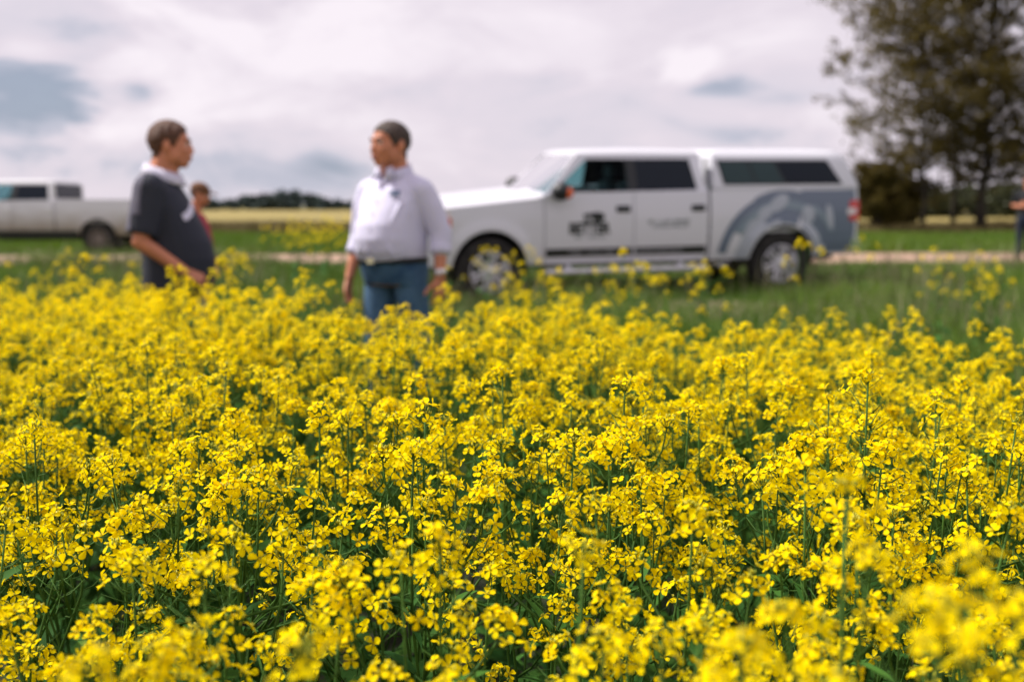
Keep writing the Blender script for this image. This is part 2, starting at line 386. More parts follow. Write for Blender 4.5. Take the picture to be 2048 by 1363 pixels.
def tree(name, x, y, H, rad, base, seed, label, cat='tree', limbs=34, per=26, leaf=.12, trunk_r=.2, lean=0, stems=1, group=None):
    rr = random.Random(seed); rg = np.random.RandomState(seed)
    root = empty(name, (x, y, gz(x, y)-.03)); tag(root, label, cat, group)
    mb = MB(); cents = []
    for st in range(stems):
        off = Vector((rr.uniform(-.3, .3), rr.uniform(-.3, .3), 0))*(0 if stems == 1 else 1)
        sl_ = Vector((lean+(rr.uniform(-.12, .12) if stems > 1 else 0), rr.uniform(-.05, .05), 1))
        pts = [off+sl_*(H*k/9)+Vector((rr.uniform(-1, 1), rr.uniform(-1, 1), 0))*.12*(k > 0)*H/12 for k in range(10)]
        mb.tube(pts, [trunk_r*(1.25 if k == 0 else 1)*(1-k/9.6) for k in range(10)], 8)
        for i in range(limbs//stems):
            t = (base+(H*.98-base)*((i+rr.random())/(limbs//stems)))/H
            k = min(8, int(t*9)); p0 = pts[k].lerp(pts[k+1], t*9-k)
            u = (t*H-base)/(H-base)
            ln = rad*(.42+.75*math.sin(PI*min(1, u*.85+.13)))*rr.uniform(.6, 1.12)*(1 if u < .8 else .7)
            az = i*2.399+rr.uniform(-.5, .5); up = .15+.75*u+rr.uniform(-.2, .2)
            d = Vector((math.cos(az), math.sin(az), up)).normalized()
            lp = [p0]; dd = d.copy(); nseg = 5
            for q in range(nseg):
                dd = (dd+Vector((rr.uniform(-.25, .25), rr.uniform(-.25, .25), rr.uniform(-.12, .2)))).normalized()
                lp.append(lp[-1]+dd*ln/nseg)
            r0 = trunk_r*(1-t)*.42+.018
            mb.tube(lp, [r0*(1-q/(nseg+.6)) for q in range(nseg+1)], 5)
            for q in range(1, nseg+1):
                for e_ in range(2):
                    td = (dd*.5+Vector((rr.uniform(-1, 1), rr.uniform(-1, 1), rr.uniform(-.5, .8)))).normalized()
                    tl = ln*rr.uniform(.14, .34)
                    a_ = lp[q]; b_ = a_+td*tl*.5+Vector((0, 0, .03)); c_ = a_+td*tl
                    mb.tube([a_, b_, c_], [r0*.35, r0*.25, .006], 4)
                    cents += [b_, c_, a_.lerp(c_, .75)]
                if q == nseg: cents.append(lp[q])
    mb.build('trunk', M['bark'], root, normals=False)
    C = np.array([tuple(c) for c in cents]); keep = rg.uniform(0, 1, len(C)) < .9; C = C[keep]
    V, Q, T = leafcloud(C, rg.uniform(.10, .25, len(C))*(rad/4.5)**.5, per, leaf, rg)
    crown = link('crown', np_mesh('crown', V, Q, [M['leaf']], tint=T), root)
    return root
G_T = 'trees standing together beyond the road on the right'
def tx(px, Y): return (px-1024)/F*Y
tree('poplar_tree', tx(1955, 50), 50, 16.5, 6.2, 2.3, 3, 'tallest dark leafy tree with thick trunk near the right edge', limbs=84, per=14, leaf=.15, trunk_r=.24, group=G_T)
tree('poplar_tree', tx(1838, 51), 51, 13.5, 5.3, 2.0, 5, 'thin trunked tree with wide ragged crown, nearest the pickup with topper', limbs=76, per=14, leaf=.145, trunk_r=.13, lean=-.03, group=G_T)
tree('poplar_tree', tx(2075, 49), 49, 14.5, 5.2, 2.3, 8, 'dark tree cut by the right edge behind the standing woman', limbs=56, per=14, leaf=.145, trunk_r=.2, group=G_T)
tree('poplar_tree', tx(1900, 57), 57, 16.5, 5.2, 2.6, 12, 'slim tree standing behind the two front trunks', limbs=40, per=9, leaf=.15, trunk_r=.14, group=G_T)
tree('poplar_tree', tx(2190, 55), 55, 14, 4.6, 2.2, 17, 'outer tree of the group beyond the right edge, only its branches showing', limbs=34, per=24, trunk_r=.2, group=G_T)
tree('leafy_shrub', tx(1748, 49), 49, 2.9, 1.45, .3, 21, 'low dark round shrub right behind the tail of the marked pickup', 'shrub', limbs=36, per=34, leaf=.10, trunk_r=.05, stems=4)
tree('leafy_shrub', tx(1800, 53), 53, 2.3, 1.3, .3, 23, 'small dark shrub at the foot of the thin trunked tree', 'shrub', limbs=30, per=30, leaf=.10, trunk_r=.04, stems=3)
# far woods (read as one mass)
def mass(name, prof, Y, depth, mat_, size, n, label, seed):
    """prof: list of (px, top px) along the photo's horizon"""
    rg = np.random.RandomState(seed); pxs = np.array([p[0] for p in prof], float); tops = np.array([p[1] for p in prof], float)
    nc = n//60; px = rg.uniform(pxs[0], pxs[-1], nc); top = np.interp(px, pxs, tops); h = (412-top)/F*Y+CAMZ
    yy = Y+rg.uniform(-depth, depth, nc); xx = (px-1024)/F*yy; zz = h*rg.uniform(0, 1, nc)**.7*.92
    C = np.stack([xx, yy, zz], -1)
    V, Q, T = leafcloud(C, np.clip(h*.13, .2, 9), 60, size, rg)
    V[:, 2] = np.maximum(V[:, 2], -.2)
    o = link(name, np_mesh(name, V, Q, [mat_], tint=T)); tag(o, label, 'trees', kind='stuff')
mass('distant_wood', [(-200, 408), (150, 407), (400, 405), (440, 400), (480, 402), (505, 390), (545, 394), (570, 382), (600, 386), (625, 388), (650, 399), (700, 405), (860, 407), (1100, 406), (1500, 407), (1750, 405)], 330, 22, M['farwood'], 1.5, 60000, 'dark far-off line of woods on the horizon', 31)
mass('hedgerow', [(1660, 404), (1740, 378), (1800, 372), (1860, 380), (1930, 374), (2000, 372), (2100, 368), (2500, 375)], 120, 6, M['hedge'], .4, 50000, 'dark hedgerow behind the trees on the right', 33)

# ------------------------------------------------------------------ canola
rc = random.Random(4)
def basis(n):
    n = n.normalized(); a = n.cross(Vector((0, 0, 1)) if abs(n.z) < .93 else Vector((1, 0, 0))).normalized(); return a, n.cross(a), n
def add_flower(mb, c, n, s, lod):
    a, b, n = basis(n); th0 = rc.uniform(0, PI); tint = rc.uniform(0, 1); cup = rc.uniform(-.1, 1.1)
    for k in range(4):
        th = th0+k*PI/2+rc.uniform(-.16, .16); u = a*math.cos(th)+b*math.sin(th); v = n.cross(u)
        tl = cup+rc.uniform(-.25, .25); ps = s*rc.uniform(.88, 1.1); tw = rc.uniform(-.3, .3)
        up = lambda t: n*(tl*t*ps-.45*t*t*ps*rc.uniform(.7, 1.2)+.10*ps)
        if lod:
            rows = ((.10, .09), (.62, .34), (1., .24)); vs = []
            for t, w in rows:
                p = c+u*t*ps+up(t); vs += [p-v*w*ps, p+v*w*ps]
            mb.add(vs, [(0, 1, 3, 2), (2, 3, 5, 4)], 0, tint)
        else:
            rows = ((.08, .06), (.42, .24), (.78, .40), (1.02, .26)); vs = []
            for t, w in rows:
                p = c+u*t*ps+up(t); q = v*w*ps+n*tw*w*ps
                vs += [p-q+n*.07*ps, p-n*.03*ps+(u*.05*ps if t > 1 else Vector()), p+q+n*.07*ps]
            mb.add(vs, [(3*i+j, 3*i+j+1, 3*i+j+4, 3*i+j+3) for i in range(3) for j in range(2)], 0, min(1, max(0, tint+rc.uniform(-.2, .2))))
    if not lod:
        for k in range(4):
            u = (a*rc.uniform(-1, 1)+b*rc.uniform(-1, 1))*.12*s
            p = c+u+n*.1*s; q = c+u*2+n*s*rc.uniform(.4, .6)
            mb.tube([p, q], [.0004, .0009], 3, 1, 1.0)
def add_bud(mb, c, d, s):
    a, b, d = basis(d); vs = [c-d*s, c+a*s*.42, c+b*s*.42, c-a*s*.42, c-b*s*.42, c+d*s]
    mb.add(vs, [(0, 2, 1), (0, 3, 2), (0, 4, 3), (0, 1, 4), (5, 1, 2), (5, 2, 3), (5, 3, 4), (5, 4, 1)], 1, rc.uniform(0, 1))
def raceme(stem, tip, d, lod, strength=1.0):
    """flower head at the tip of an axis with direction d"""
    mb = MB(); a, b, d = basis(d)
    nf = int(rc.randint(8, 15)*strength); spread = rc.uniform(.018, .050)
    for i in range(rc.randint(5, 8) if lod else rc.randint(9, 16)):
        th = rc.uniform(0, 2*PI); rr = rc.uniform(.0, .011); h = rc.uniform(.004, .017)
        o = (a*math.cos(th)+b*math.sin(th)); add_bud(mb, tip+o*rr+d*h, d+o*rr*45, rc.uniform(.0028, .0042))
        if not lod and i % 2 == 0: mb.tube([tip-d*.004, tip+o*rr+d*(h-.002)], .0005, 3, 2)
    for i in range(nf):
        t = (i/nf)**1.15; th = i*2.399+rc.uniform(-.5, .5); o = a*math.cos(th)+b*math.sin(th)
        p0 = tip-d*(t*spread-.002); pl = rc.uniform(.015, .030)*(.7+.65*t); el = .95-.85*t+rc.uniform(-.3, .3)
        pd = (o*math.cos(el)+d*math.sin(el)); p1 = p0+pd*pl*.6; p2 = p1+(pd+Vector((0, 0, .25))).normalized()*pl*.4
        if not lod: mb.tube([p0, p1, p2], [.0006, .0005, .0006], 3, 2)
        nrm = (pd*1.0+Vector((rc.uniform(-.8, .8), rc.uniform(-.8, .8), rc.uniform(-.2, .9)))).normalized()
        add_flower(mb, p2, nrm, rc.uniform(.0076, .0104), lod)
    # pods and faded pedicels under the head
    for i in range(rc.randint(1, 6)):
        t = spread+.008+i*rc.uniform(.008, .014); th = i*2.399+rc.uniform(-.4, .4); o = a*math.cos(th)+b*math.sin(th)
        p0 = tip-d*t; p1 = p0+(o+d*.25)*.014; p2 = p1+(o*.8+d*.7).normalized()*rc.uniform(.014, .038)
        stem.tube([p0, p1, p2], [.0006, .0011, .0004], 3)
    return mb
def add_leaf(mb, p, az, ln, droop, wid, nseg=6):
    o = Vector((math.cos(az), math.sin(az), 0)); v = Vector((-o.y, o.x, 0)); t0 = rc.uniform(0, 1); vs = []; rise = rc.uniform(.25, 1.0)
    prof = [.10, .12, .62, .95, 1.0, .72, .06] if wid > .22 else [.5, .8, 1., .9, .65, .35, .05]
    tw = rc.uniform(-.35, .35)
    for i in range(nseg+1):
        t = i/nseg; w = prof[i]*wid*ln*.5*(1+.12*(-1)**i)
        c = p+o*ln*t*math.cos(rise*.6)+Vector((0, 0, 1))*ln*(rise*t-droop*t*t)
        q = v*w+Vector((0, 0, 1))*w*tw
        vs += [c-q+Vector((0, 0, w*.25)), c, c+q+Vector((0, 0, w*.25))]
    mb.add(vs, [(3*i+j, 3*i+j+1, 3*i+j+4, 3*i+j+3) for i in range(nseg) for j in range(2)], 0, t0)
def canola(H, nb, lod, leafy=1.0, main=1.0, reach=1.0):
    stem = MB(); leaves = MB(); heads = []
    n = 3 if lod else 5
    bx, by = rc.uniform(-.05, .05), rc.uniform(-.05, .05)
    def ax(t): return Vector((bx*t*t+.008*math.sin(9*t+bx*80), by*t*t+.008*math.cos(8*t), H*t))
    K = 4 if lod else 8
    stem.tube([ax(k/K) for k in range(K+1)], [.0037*(1-.62*k/K) for k in range(K+1)], n)
    d = (ax(1)-ax(.93)).normalized(); heads.append(raceme(stem, ax(1), d, lod, main))
    for i in range(nb):
        t0 = rc.uniform(.42, .86); p0 = ax(t0); az = i*2.399+rc.uniform(-.6, .6); o = Vector((math.cos(az), math.sin(az), 0))
        top = H-rc.uniform(.015, .25)*(.45+t0*.0+.9*rc.random()); top = max(top, p0.z+.06)
        rch = rc.uniform(.05, .17)*reach; tip = Vector((p0.x, p0.y, 0))+o*rch+Vector((0, 0, top))
        m1 = p0+o*rch*.55+Vector((0, 0, (top-p0.z)*.35)); m2 = p0+o*rch*.92+Vector((0, 0, (top-p0.z)*.72))
        stem.tube([p0, m1, m2, tip], [.0022, .0019, .0016, .0011], n)
        heads.append(raceme(stem, tip, (tip-m2+Vector((0, 0, .02))).normalized(), lod, rc.uniform(.55, 1.)))
        add_leaf(leaves, p0, az+rc.uniform(-.3, .3), rc.uniform(.045, .10), rc.uniform(.2, .7), .2, 6)
    for i in range(int((5 if lod else 8)*leafy)):
        z = rc.uniform(.12, .60); add_leaf(leaves, ax(z/H*H if H < 1 else z), rc.uniform(0, 2*PI), rc.uniform(.09, .19)*(1.15-z*.6), rc.uniform(.3, 1.0), rc.uniform(.3, .42), 6)
    return stem, leaves, heads
def canola_thing(H, nb, **k):
    stem, leaves, heads = canola(H, nb, False, **k)
    root = empty('canola_plant'); stem.build('stem', M['cstem'], root, normals=False)
    leaves.build('foliage', M['cleaf'], root, tint=True, normals=False)
    for h in heads: h.build('flower_head', [M['petal'], M['bud'], M['cstem']], root, tint=True, normals=False)
    return root
def copy_tree(o):
    c = o.copy(); COL.objects.link(c)
    for ch in list(o.children):
        d = ch.copy(); COL.objects.link(d); d.parent = c
    return c
GR_C = 'canola plants flowering in the foreground'
LB_C = 'yellow flowering canola plant in the dense crop in the foreground'
variants = [canola_thing(rc.uniform(.89, .97), rc.randint(6, 8)) for _ in range(16)]
vused = [False]*len(variants)
def plant_copy(vi):
    if not vused[vi]: vused[vi] = True; return variants[vi]
    return copy_tree(variants[vi])
# layout: jittered grid over the crop, edge slanting across the view
def edge(x): return float(np.interp(x, [-4, -2.5, -.7, .6, 1.2, 2.2], [5.7, 5.2, 3.85, 4.1, 3.8, 3.1]))+.18*math.sin(x*3.1)+.12*math.sin(x*6.3+1)
def cover(x, y):       # thin spots where the dark stems show
    g = .5+.5*math.sin(3.1*x+1.7*math.sin(2.3*y)+.6)*math.sin(2.9*y+1.3*math.sin(2.7*x)+2.0)
    return g
cells = []
step = .140
yy = .42
while yy < 7.2:
    xx = -5.5
    while xx < 5.5:
        px_, py_ = xx+rc.uniform(-.5, .5)*step, yy+rc.uniform(-.5, .5)*step
        xx += step
        e = edge(px_)
        if py_ > e:
            if py_ > e+1.7 or rc.random() > .07*math.exp(-(py_-e)/.6): continue
        if cover(px_, py_) < .22 and rc.random() < .75: continue
        if py_ < 1.5 and rc.random() < .16: continue
        if math.hypot(px_, py_) < .55 or abs(px_) > .62*py_+2.2: continue
        if (px_+2.02)**2+(py_-5.86)**2 < .14 or (px_+.68)**2+(py_-5.86)**2 < .14: continue
        cells.append((px_, py_))
    yy += step
# a few explicit near and outstanding plants: (px, py of top, distance, kind, label)
specials = [(525, 838, 1.62, 0, 'tall canola plant with one long bent stem standing above the crop, left of centre'),
            (322, 828, 1.75, 1, 'thin canola plant ending in a green bud cluster above the crop on the left'),
            (1715, 985, .78, 2, 'large out of focus canola plant close to the camera in the lower right'),
            (1890, 1080, .70, 2, 'out of focus canola plant leaning in at the lower right edge'),
            (2010, 1215, .56, 2, 'nearest blurred canola plant filling the bottom right corner'),
            (1640, 1300, .62, 2, 'blurred canola plant at the bottom edge right of centre'),
            (740, 1262, .68, 2, 'out of focus canola plant at the bottom edge left of centre'),
            (235, 1300, .66, 2, 'blurred canola plant in the lower left at the bottom edge'),
            (1120, 1120, .84, 2, 'large canola head low in the middle of the crop'),
            (2000, 835, 1.5, 1, 'bud tipped canola plant by the right edge'),
            (1905, 850, 1.7, 0, 'slim canola plant with a high flower head near the right edge'),
            (170, 512, 4.4, 3, 'canola plant rising above the crop in front of the silver pickup wheel'),
            (355, 535, 4.3, 3, 'canola plant standing against the charcoal polo of the man on the left'),
            (430, 520, 4.5, 3, 'canola plant standing in front of the person in red'),
            (465, 502, 4.9, 3, 'canola plant with round head just right of the person in red'),
            (1600, 480, 5.4, 3, 'canola plant reaching up in front of the rear wheel of the marked pickup'),
            (1265, 500, 5.3, 3, 'canola plant reaching up before the door stripe of the marked pickup')]
for (px, py, d, kind, lab) in specials:
    p = at(px, py, d)
    p.z -= gz(p.x, p.y)
    if kind == 0: r_ = canola_thing(p.z, 2, leafy=.6, main=1.1, reach=.5)
    elif kind == 1: r_ = canola_thing(p.z, 2, leafy=.6, main=.35, reach=.4)
    elif kind == 2: r_ = canola_thing(p.z, 3, leafy=.8, main=.85, reach=.8)
    else: r_ = canola_thing(p.z, 4, leafy=.5, reach=.8)
    r_.location = (p.x, p.y, gz(p.x, p.y)-.01); r_.rotation_euler.z = 0
    # the tip of the bent axis is not above the base: shift so that it stands where the photo shows it
    tag(r_, lab, 'plant', GR_C)
vis = sorted([c for c in cells if abs(c[0]) < .53*c[1]+.12], key=lambda c: c[1]**2+c[0]**2)[:300-len(specials)]
vs_ = set(vis); rest = [c for c in cells if c not in vs_]
def hfac(x, y): return (1+.045*math.sin(1.9*x+.8*y)+rc.gauss(0, .028))
for (x, y) in vis:
    r_ = plant_copy(rc.randrange(len(variants))); s = hfac(x, y)*(1.0 if y > .75 else .96)
    r_.location = (x, y, gz(x, y)-.01); r_.rotation_euler = (rc.gauss(0, .04), rc.gauss(0, .04), rc.uniform(0, 2*PI)); r_.scale = (1, 1, s) if False else (s, s, s)
    tag(r_, LB_C, 'plant', GR_C)
for i, u in enumerate(vused):
    if not u:
        for ch in list(variants[i].children): bpy.data.objects.remove(ch)
        bpy.data.objects.remove(variants[i])
# everything else of the crop as one mass
def lod_arrays():
    stem, leaves, heads = canola(rc.uniform(.89, .97), rc.randint(6, 8), True)
    V = []; Fq = []; MI = []; T = []; b = 0
    for mb, off in [(stem, 2), (leaves, 3)]+[(h, 0) for h in heads]:
        V += mb.v; T += mb.t
        for f, m_ in zip(mb.f, mb.m):
            f = [i+b for i in f]
            if len(f) == 3: f = f+[f[2]]
            if len(f) == 4 : Fq.append(f); MI.append(m_ if off == 0 else off)
        b += len(mb.v)
    return np.array(V), np.array(Fq), np.array(MI), np.array(T)
def tri_fix(Q):  # octahedral bud triangles are stored as quads with a doubled corner
    return Q
LODS = [lod_arrays() for _ in range(12)]
def field_mass(name, spots, label):
    me = bpy.data.meshes.new(name); Vs = []; Ls = []; St = []; To = []; MI = []; T = []; b = 0; lo = 0
    for (x, y) in spots:
        V, Q, mi, t = LODS[rc.randrange(12)]; s = hfac(x, y); th = rc.uniform(0, 2*PI)
        c_, s_ = math.cos(th), math.sin(th)
        Vr = np.stack([V[:, 0]*c_-V[:, 1]*s_, V[:, 0]*s_+V[:, 1]*c_, V[:, 2]], -1)*s+np.array([x, y, gz(x, y)-.01])
        tri = Q[:, 2] == Q[:, 3]
        q4 = Q[~tri]; q3 = Q[tri][:, :3]
        Ls.append((q4+b).ravel()); St.append(lo+np.arange(len(q4))*4); lo += len(q4)*4
        Ls.append((q3+b).ravel()); St.append(lo+np.arange(len(q3))*3); lo += len(q3)*3
        MI.append(mi[~tri]); MI.append(mi[tri]); Vs.append(Vr); T.append(t); b += len(V)
    V = np.concatenate(Vs).astype(np.float32); Lp = np.concatenate(Ls).astype(np.int32); S = np.concatenate(St).astype(np.int32)
    me.vertices.add(len(V)); me.vertices.foreach_set('co', V.ravel()); me.loops.add(len(Lp)); me.loops.foreach_set('vertex_index', Lp)
    me.polygons.add(len(S)); me.polygons.foreach_set('loop_start', S)
    for m_ in (M['petal'], M['bud'], M['cstem'], M['cleaf']): me.materials.append(m_)
    me.polygons.foreach_set('material_index', np.concatenate(MI).astype(np.int32))
    a = me.attributes.new('tint', 'FLOAT', 'POINT'); a.data.foreach_set('value', np.concatenate(T).astype(np.float32))
    me.update(calc_edges=True); me.validate()
    tag(link(name, me), label, 'crop', kind='stuff')
# stray plants that have seeded themselves in the verge
stray = []
for (px, py, d, n_, sp) in [(1700, 525, 9.5, 1, .2), (1995, 540, 7.0, 3, .3), (2040, 560, 6.5, 3, .3), (1935, 520, 8.2, 2, .2), (1010, 540, 8.6, 2, .35), (1060, 555, 7.6, 1, .3),
                            (1200, 545, 6.2, 4, .3), (1290, 560, 5.8, 3, .3), (650, 500, 13.5, 9, .6), (695, 500, 13, 8, .4), (600, 515, 12, 4, .5), (110, 520, 7.8, 3, .35), (240, 560, 6.6, 2, .3), (960, 560, 7.2, 2, .3)]:
    p = at(px, py, d)
    for k in range(n_): stray.append((p.x+rc.gauss(0, sp), p.y+rc.gauss(0, sp)))
field_mass('canola_crop', rest+stray, 'continuous mass of yellow flowering canola spreading beyond the nearest plants')
print('plants', len(vis), 'rest', len(rest))

# ------------------------------------------------------------------ pickups
def pickup(name, loc, yaw, pitch, roll, label, C):
    root = empty(name, loc); root.rotation_euler = Euler((roll, pitch, yaw), 'XYZ'); tag(root, label, 'pickup truck')
    paint = C['paint']; xf, xr, LEN = C['xf'], C['xr'], C['len']; RA = .475; HUB = .405
    xc0, xc1 = C['cab']            # door front edge, cab rear at belt
    belt = 1.33
    def zbot(x):
        z = .44 if x < xr+.5 else .47
        for xa in (xf, xr):
            if abs(x-xa) < RA: z = max(z, HUB+math.sqrt(RA*RA-(x-xa)**2))
        return z
    def ztop(x):
        if x < xc0: return float(np.interp(x, [0, .12, .35, xc0], [1.04, 1.09, 1.15, 1.275]))
        return float(np.interp(x, [xc0, xc0+.12, xc1, xc1+.05, LEN], [1.30, belt, belt, 1.36, 1.36]))
    def hw(x, z):
        w = .985-.05*max(0, (z-.85)/.5)**2-.07*max(0, (.75-z)/.35)**2
        w -= .11*max(0, (.75-x)/.75)**2.2+.02*max(0, (x-LEN+.5)/.5)**2
        for xa in (xf, xr):
            w += .022*math.exp(-((math.hypot(x-xa, z-HUB)-RA-.03)/.07)**2)
        return w
    def stations(x0, x1):
        xs = set([x0, x1]); xs |= set(np.arange(x0+.1, x1, .1).round(3).tolist())
        for xa in (xf, xr):
            for a in np.linspace(0, PI, 17):
                v = xa+RA*math.cos(a)
                if x0 < v < x1: xs.add(round(v, 4))
        return sorted(xs)
    def panel(nm, x0, x1, sd, parent, m=None):
        mb = MB(); xs = stations(x0, x1); nz = 9; th = .035; vs = []
        for layer in (0, 1):
            for x in xs:
                zb, zt = zbot(x), ztop(x)
                for k in range(nz):
                    z = zb+(zt-zb)*k/(nz-1); vs.append((x, sd*(hw(x, z)-layer*th), z))
        nx = len(xs); o = nx*nz; fs = []
        for i in range(nx-1):
            for k in range(nz-1):
                a = i*nz+k; fs.append((a, a+nz, a+nz+1, a+1)); fs.append((o+a, o+a+1, o+a+nz+1, o+a+nz))
            fs.append((i*nz, o+i*nz, o+(i+1)*nz, (i+1)*nz)); a = i*nz+nz-1; fs.append((a, a+nz, o+a+nz, o+a))
        for i in (0, nx-1):
            for k in range(nz-1): a = i*nz+k; fs.append((a, a+1, o+a+1, o+a))
        mb.add(vs, fs); return mb.build(nm, m or paint, parent, sharp=40)
    # greenhouse: side plane
    def gw(z): return .925-.36*(z-1.30)-.10*max(0, z-1.30)**2
    def patch(quad, sd, th=.03, off=0, m=None, nm='', parent=None, n=8, wf=gw):
        """thick curved patch on the greenhouse side from four (x,z) corners"""
        mb = MB(); vs = []
        q = [Vector(c) for c in quad]
        for layer in (0, 1):
            for i in range(n+1):
                for j in range(n+1):
                    a = q[0].lerp(q[1], i/n); b = q[3].lerp(q[2], i/n); p = a.lerp(b, j/n)
                    vs.append((p.x, sd*(wf(p.y)+off-layer*th), p.y))
        o = (n+1)**2; fs = []
        for i in range(n):
            for j in range(n):
                a = i*(n+1)+j; fs.append((a, a+n+1, a+n+2, a+1)); fs.append((o+a, o+a+1, o+a+n+2, o+a+n+1))
            for a, b in ((i*(n+1), (i+1)*(n+1)), (i*(n+1)+n, (i+1)*(n+1)+n), (i, i+1), (n*(n+1)+i, n*(n+1)+i+1)): fs.append((a, b, o+b, o+a))
        mb.add(vs, fs)
        if nm: return mb.build(nm, m or paint, parent, sharp=40)
        return mb
    body = MB()
    # hood: from grille to cowl with a raised centre
    rows = []; hx = np.linspace(.10, xc0+.02, 12)
    for x in hx:
        w = hw(x, ztop(x))-.01; zt = ztop(x); r = []
        for j in range(17):
            y = -w+2*w*j/16; u = abs(y)/w
            r.append((x-(.10*(1-u*u) if x < .3 else 0), y, zt-.004+.075*(1-u**3)*min(1, .35+x)+(.02 if .35 < u < .62 else 0)))
        rows.append(r)
    vs = [v for r in rows for v in r]+[(v[0], v[1], v[2]-.03) for r in rows for v in r]; o = 12*17
    fs = [(i*17+j, (i+1)*17+j, (i+1)*17+j+1, i*17+j+1) for i in range(11) for j in range(16)]+[(o+i*17+j, o+i*17+j+1, o+(i+1)*17+j+1, o+(i+1)*17+j) for i in range(11) for j in range(16)]
    for i in range(11): fs += [(i*17, o+i*17, o+(i+1)*17, (i+1)*17), (i*17+16, (i+1)*17+16, o+(i+1)*17+16, o+i*17+16)]
    for j in range(16): fs += [(j, j+1, o+j+1, o+j), (11*17+j, o+11*17+j, o+11*17+j+1, 11*17+j+1)]
    hood = MB(); hood.add(vs, fs); hood.build('hood', paint, root, sharp=40)
    # cab shell: roof, rails, rear wall
    rx0, rx1 = C['roof']; zr = 1.80
    roof = MB(); rings = []
    for zz, sh in ((zr-.05, .0), (zr, .0), (zr+.030, .030), (zr+.050, .09), (zr+.062, .22), (zr+.069, .45)):
        w = gw(min(zz, zr))-sh; ring = []
        a0, a1 = rx0+sh*.9, rx1-sh*.6
        for j in range(9): ring.append((a0+(a1-a0)*j/8, -w, zz-.012*(abs(j-4)/4)**2*(zz > zr)))
        for j in range(1, 8): ring.append((a1+.02*math.sin(PI*j/8), -w+2*w*j/8, zz-.012*(zz > zr)))
        for j in range(9): ring.append((a1-(a1-a0)*j/8, w, zz-.012*(abs(j-4)/4)**2*(zz > zr)))
        for j in range(1, 8): ring.append((a0-(.10)*math.sin(PI*j/8), w-2*w*j/8, zz-.012*(zz > zr)))
        rings.append(ring)
    roof.loft(rings); roof.build('roof', paint, root, sharp=50)
    for sd in (-1, 1):
        pm = MB()
        for q in C['pillars']:
            k = patch(q, sd); pm.add(k.v, k.f)
        pm.build('pillar', paint, root, sharp=40)
        pb = MB()
        for q in C['bpillars']:
            k = patch(q, sd, off=.002); pb.add(k.v, k.f)
        pb.build('pillar', M['black'], root, sharp=40)
        for q, g in C['windows']: patch(q, sd, th=.006, off=-.008, m=M[g], nm='window', parent=root)
    # windshield
    ws = MB(); vs = []
    n = 14
    for layer in (0, 1):
        for i in range(9):
            t = i/8
            for j in range(n+1):
                u = 2*j/n-1; z = 1.27+(zr-.01-1.27)*t; w = gw(max(1.3, z))-.01
                xs = (C['ws'][0]-.24*(1-u*u))*(1-t)+(C['ws'][1]-.10*(1-u*u))*t
                vs.append((xs+layer*.006, u*w, z+.02*(1-u*u)*(1-t)))
    o = 9*(n+1); fs = [(l*o+i*(n+1)+j, l*o+(i+1)*(n+1)+j, l*o+(i+1)*(n+1)+j+1, l*o+i*(n+1)+j+1) for l in (0, 1) for i in range(8) for j in range(n)]
    ws.add(vs, fs); ws.build('windshield', M['windshield'], root)
    # rear wall of the cab with its window frame
    bw = MB(); w = gw(1.34)
    bw.box((xc1-.05, -w+.02, .9), (xc1-.01, w-.02, 1.38)); bw.box((xc1-.07, -w+.03, 1.38), (xc1-.03, -w+.16, 1.74)); bw.box((xc1-.07, w-.16, 1.38), (xc1-.03, w-.03, 1.74))
    bw.build('cab_rear_wall', paint, root, smooth=False)
    rg_ = MB(); rg_.box((xc1-.055, -w+.13, 1.40), (xc1-.022, w-.13, 1.75), bev=.015); rg_.build('rear_window', M['dglass'], root, smooth=False)
    # cowl under the windshield and the dashboard
    cw = MB(); cw.box((xc0-.25, -.84, 1.10), (xc0+.05, .84, 1.262)); cw.build('cowl', M['black'], root, smooth=False)
    da = MB(); da.box((xc0+.08, -.80, .95), (xc0+.42, .80, 1.27), bev=.03); da.build('dashboard', M['seat'], root, smooth=False)
    st = MB(); c0 = Vector((xc0+.62, -.40, 1.22))
    st.tube([c0+Vector((math.sin(a)*.08, math.cos(a)*.19, math.sin(a)*.17)) for a in np.linspace(0, 2*PI, 21)], .014, 6)
    st.tube([c0, c0+Vector((-.3, 0, -.12))], .03, 6); st.tube([c0+Vector((0, -.18, 0)), c0+Vector((0, .18, 0))], .015, 5)
    st.build('steering_wheel', M['black'], root)
    for sx, sy in C['seats']:
        s_ = MB(); s_.box((sx-.25, sy-.25, .62), (sx+.28, sy+.25, .82), bev=.05)
        s_.loft([[(sx+.20+dx+k*.16, sy+dy*(1-.12*k), .80+k*.62) for dx, dy in ((-.06, -.23), (.08, -.23), (.08, .23), (-.06, .23))] for k in (0, .5, 1)])
        s_.box((sx+.32, sy-.13, 1.45), (sx+.42, sy+.13, 1.64), bev=.03); s_.build('seat', M['seat'], root, sharp=30)
    # side panels
    for sd in (-1, 1):
        panel('fender', .10, xc0-.006, sd, root)
        cuts = C['doors']
        for i in range(len(cuts)-1):
            dr = panel('door', cuts[i]+.005, cuts[i+1]-.005, sd, root)
            if C['handles']:
                hx_ = cuts[i+1]-.15; hz = 1.115; hm = MB(); y0 = hw(hx_, hz)
                hm.box((hx_-.10, sd*(y0-.01)-.018, hz-.045), (hx_+.10, sd*(y0-.01)+.018, hz+.045), bev=.012)
                hm.box((hx_-.085, sd*(y0+.035)-.012, hz-.014), (hx_+.085, sd*(y0+.035)+.012, hz+.016), bev=.006)
                hm.build('handle', C['handle_mat'], dr, smooth=False)
        if cuts[-1] < xc1-.03: panel('cab_corner', cuts[-1]+.003, xc1, sd, root)
        panel('bed_side', xc1+.018, LEN, sd, root)
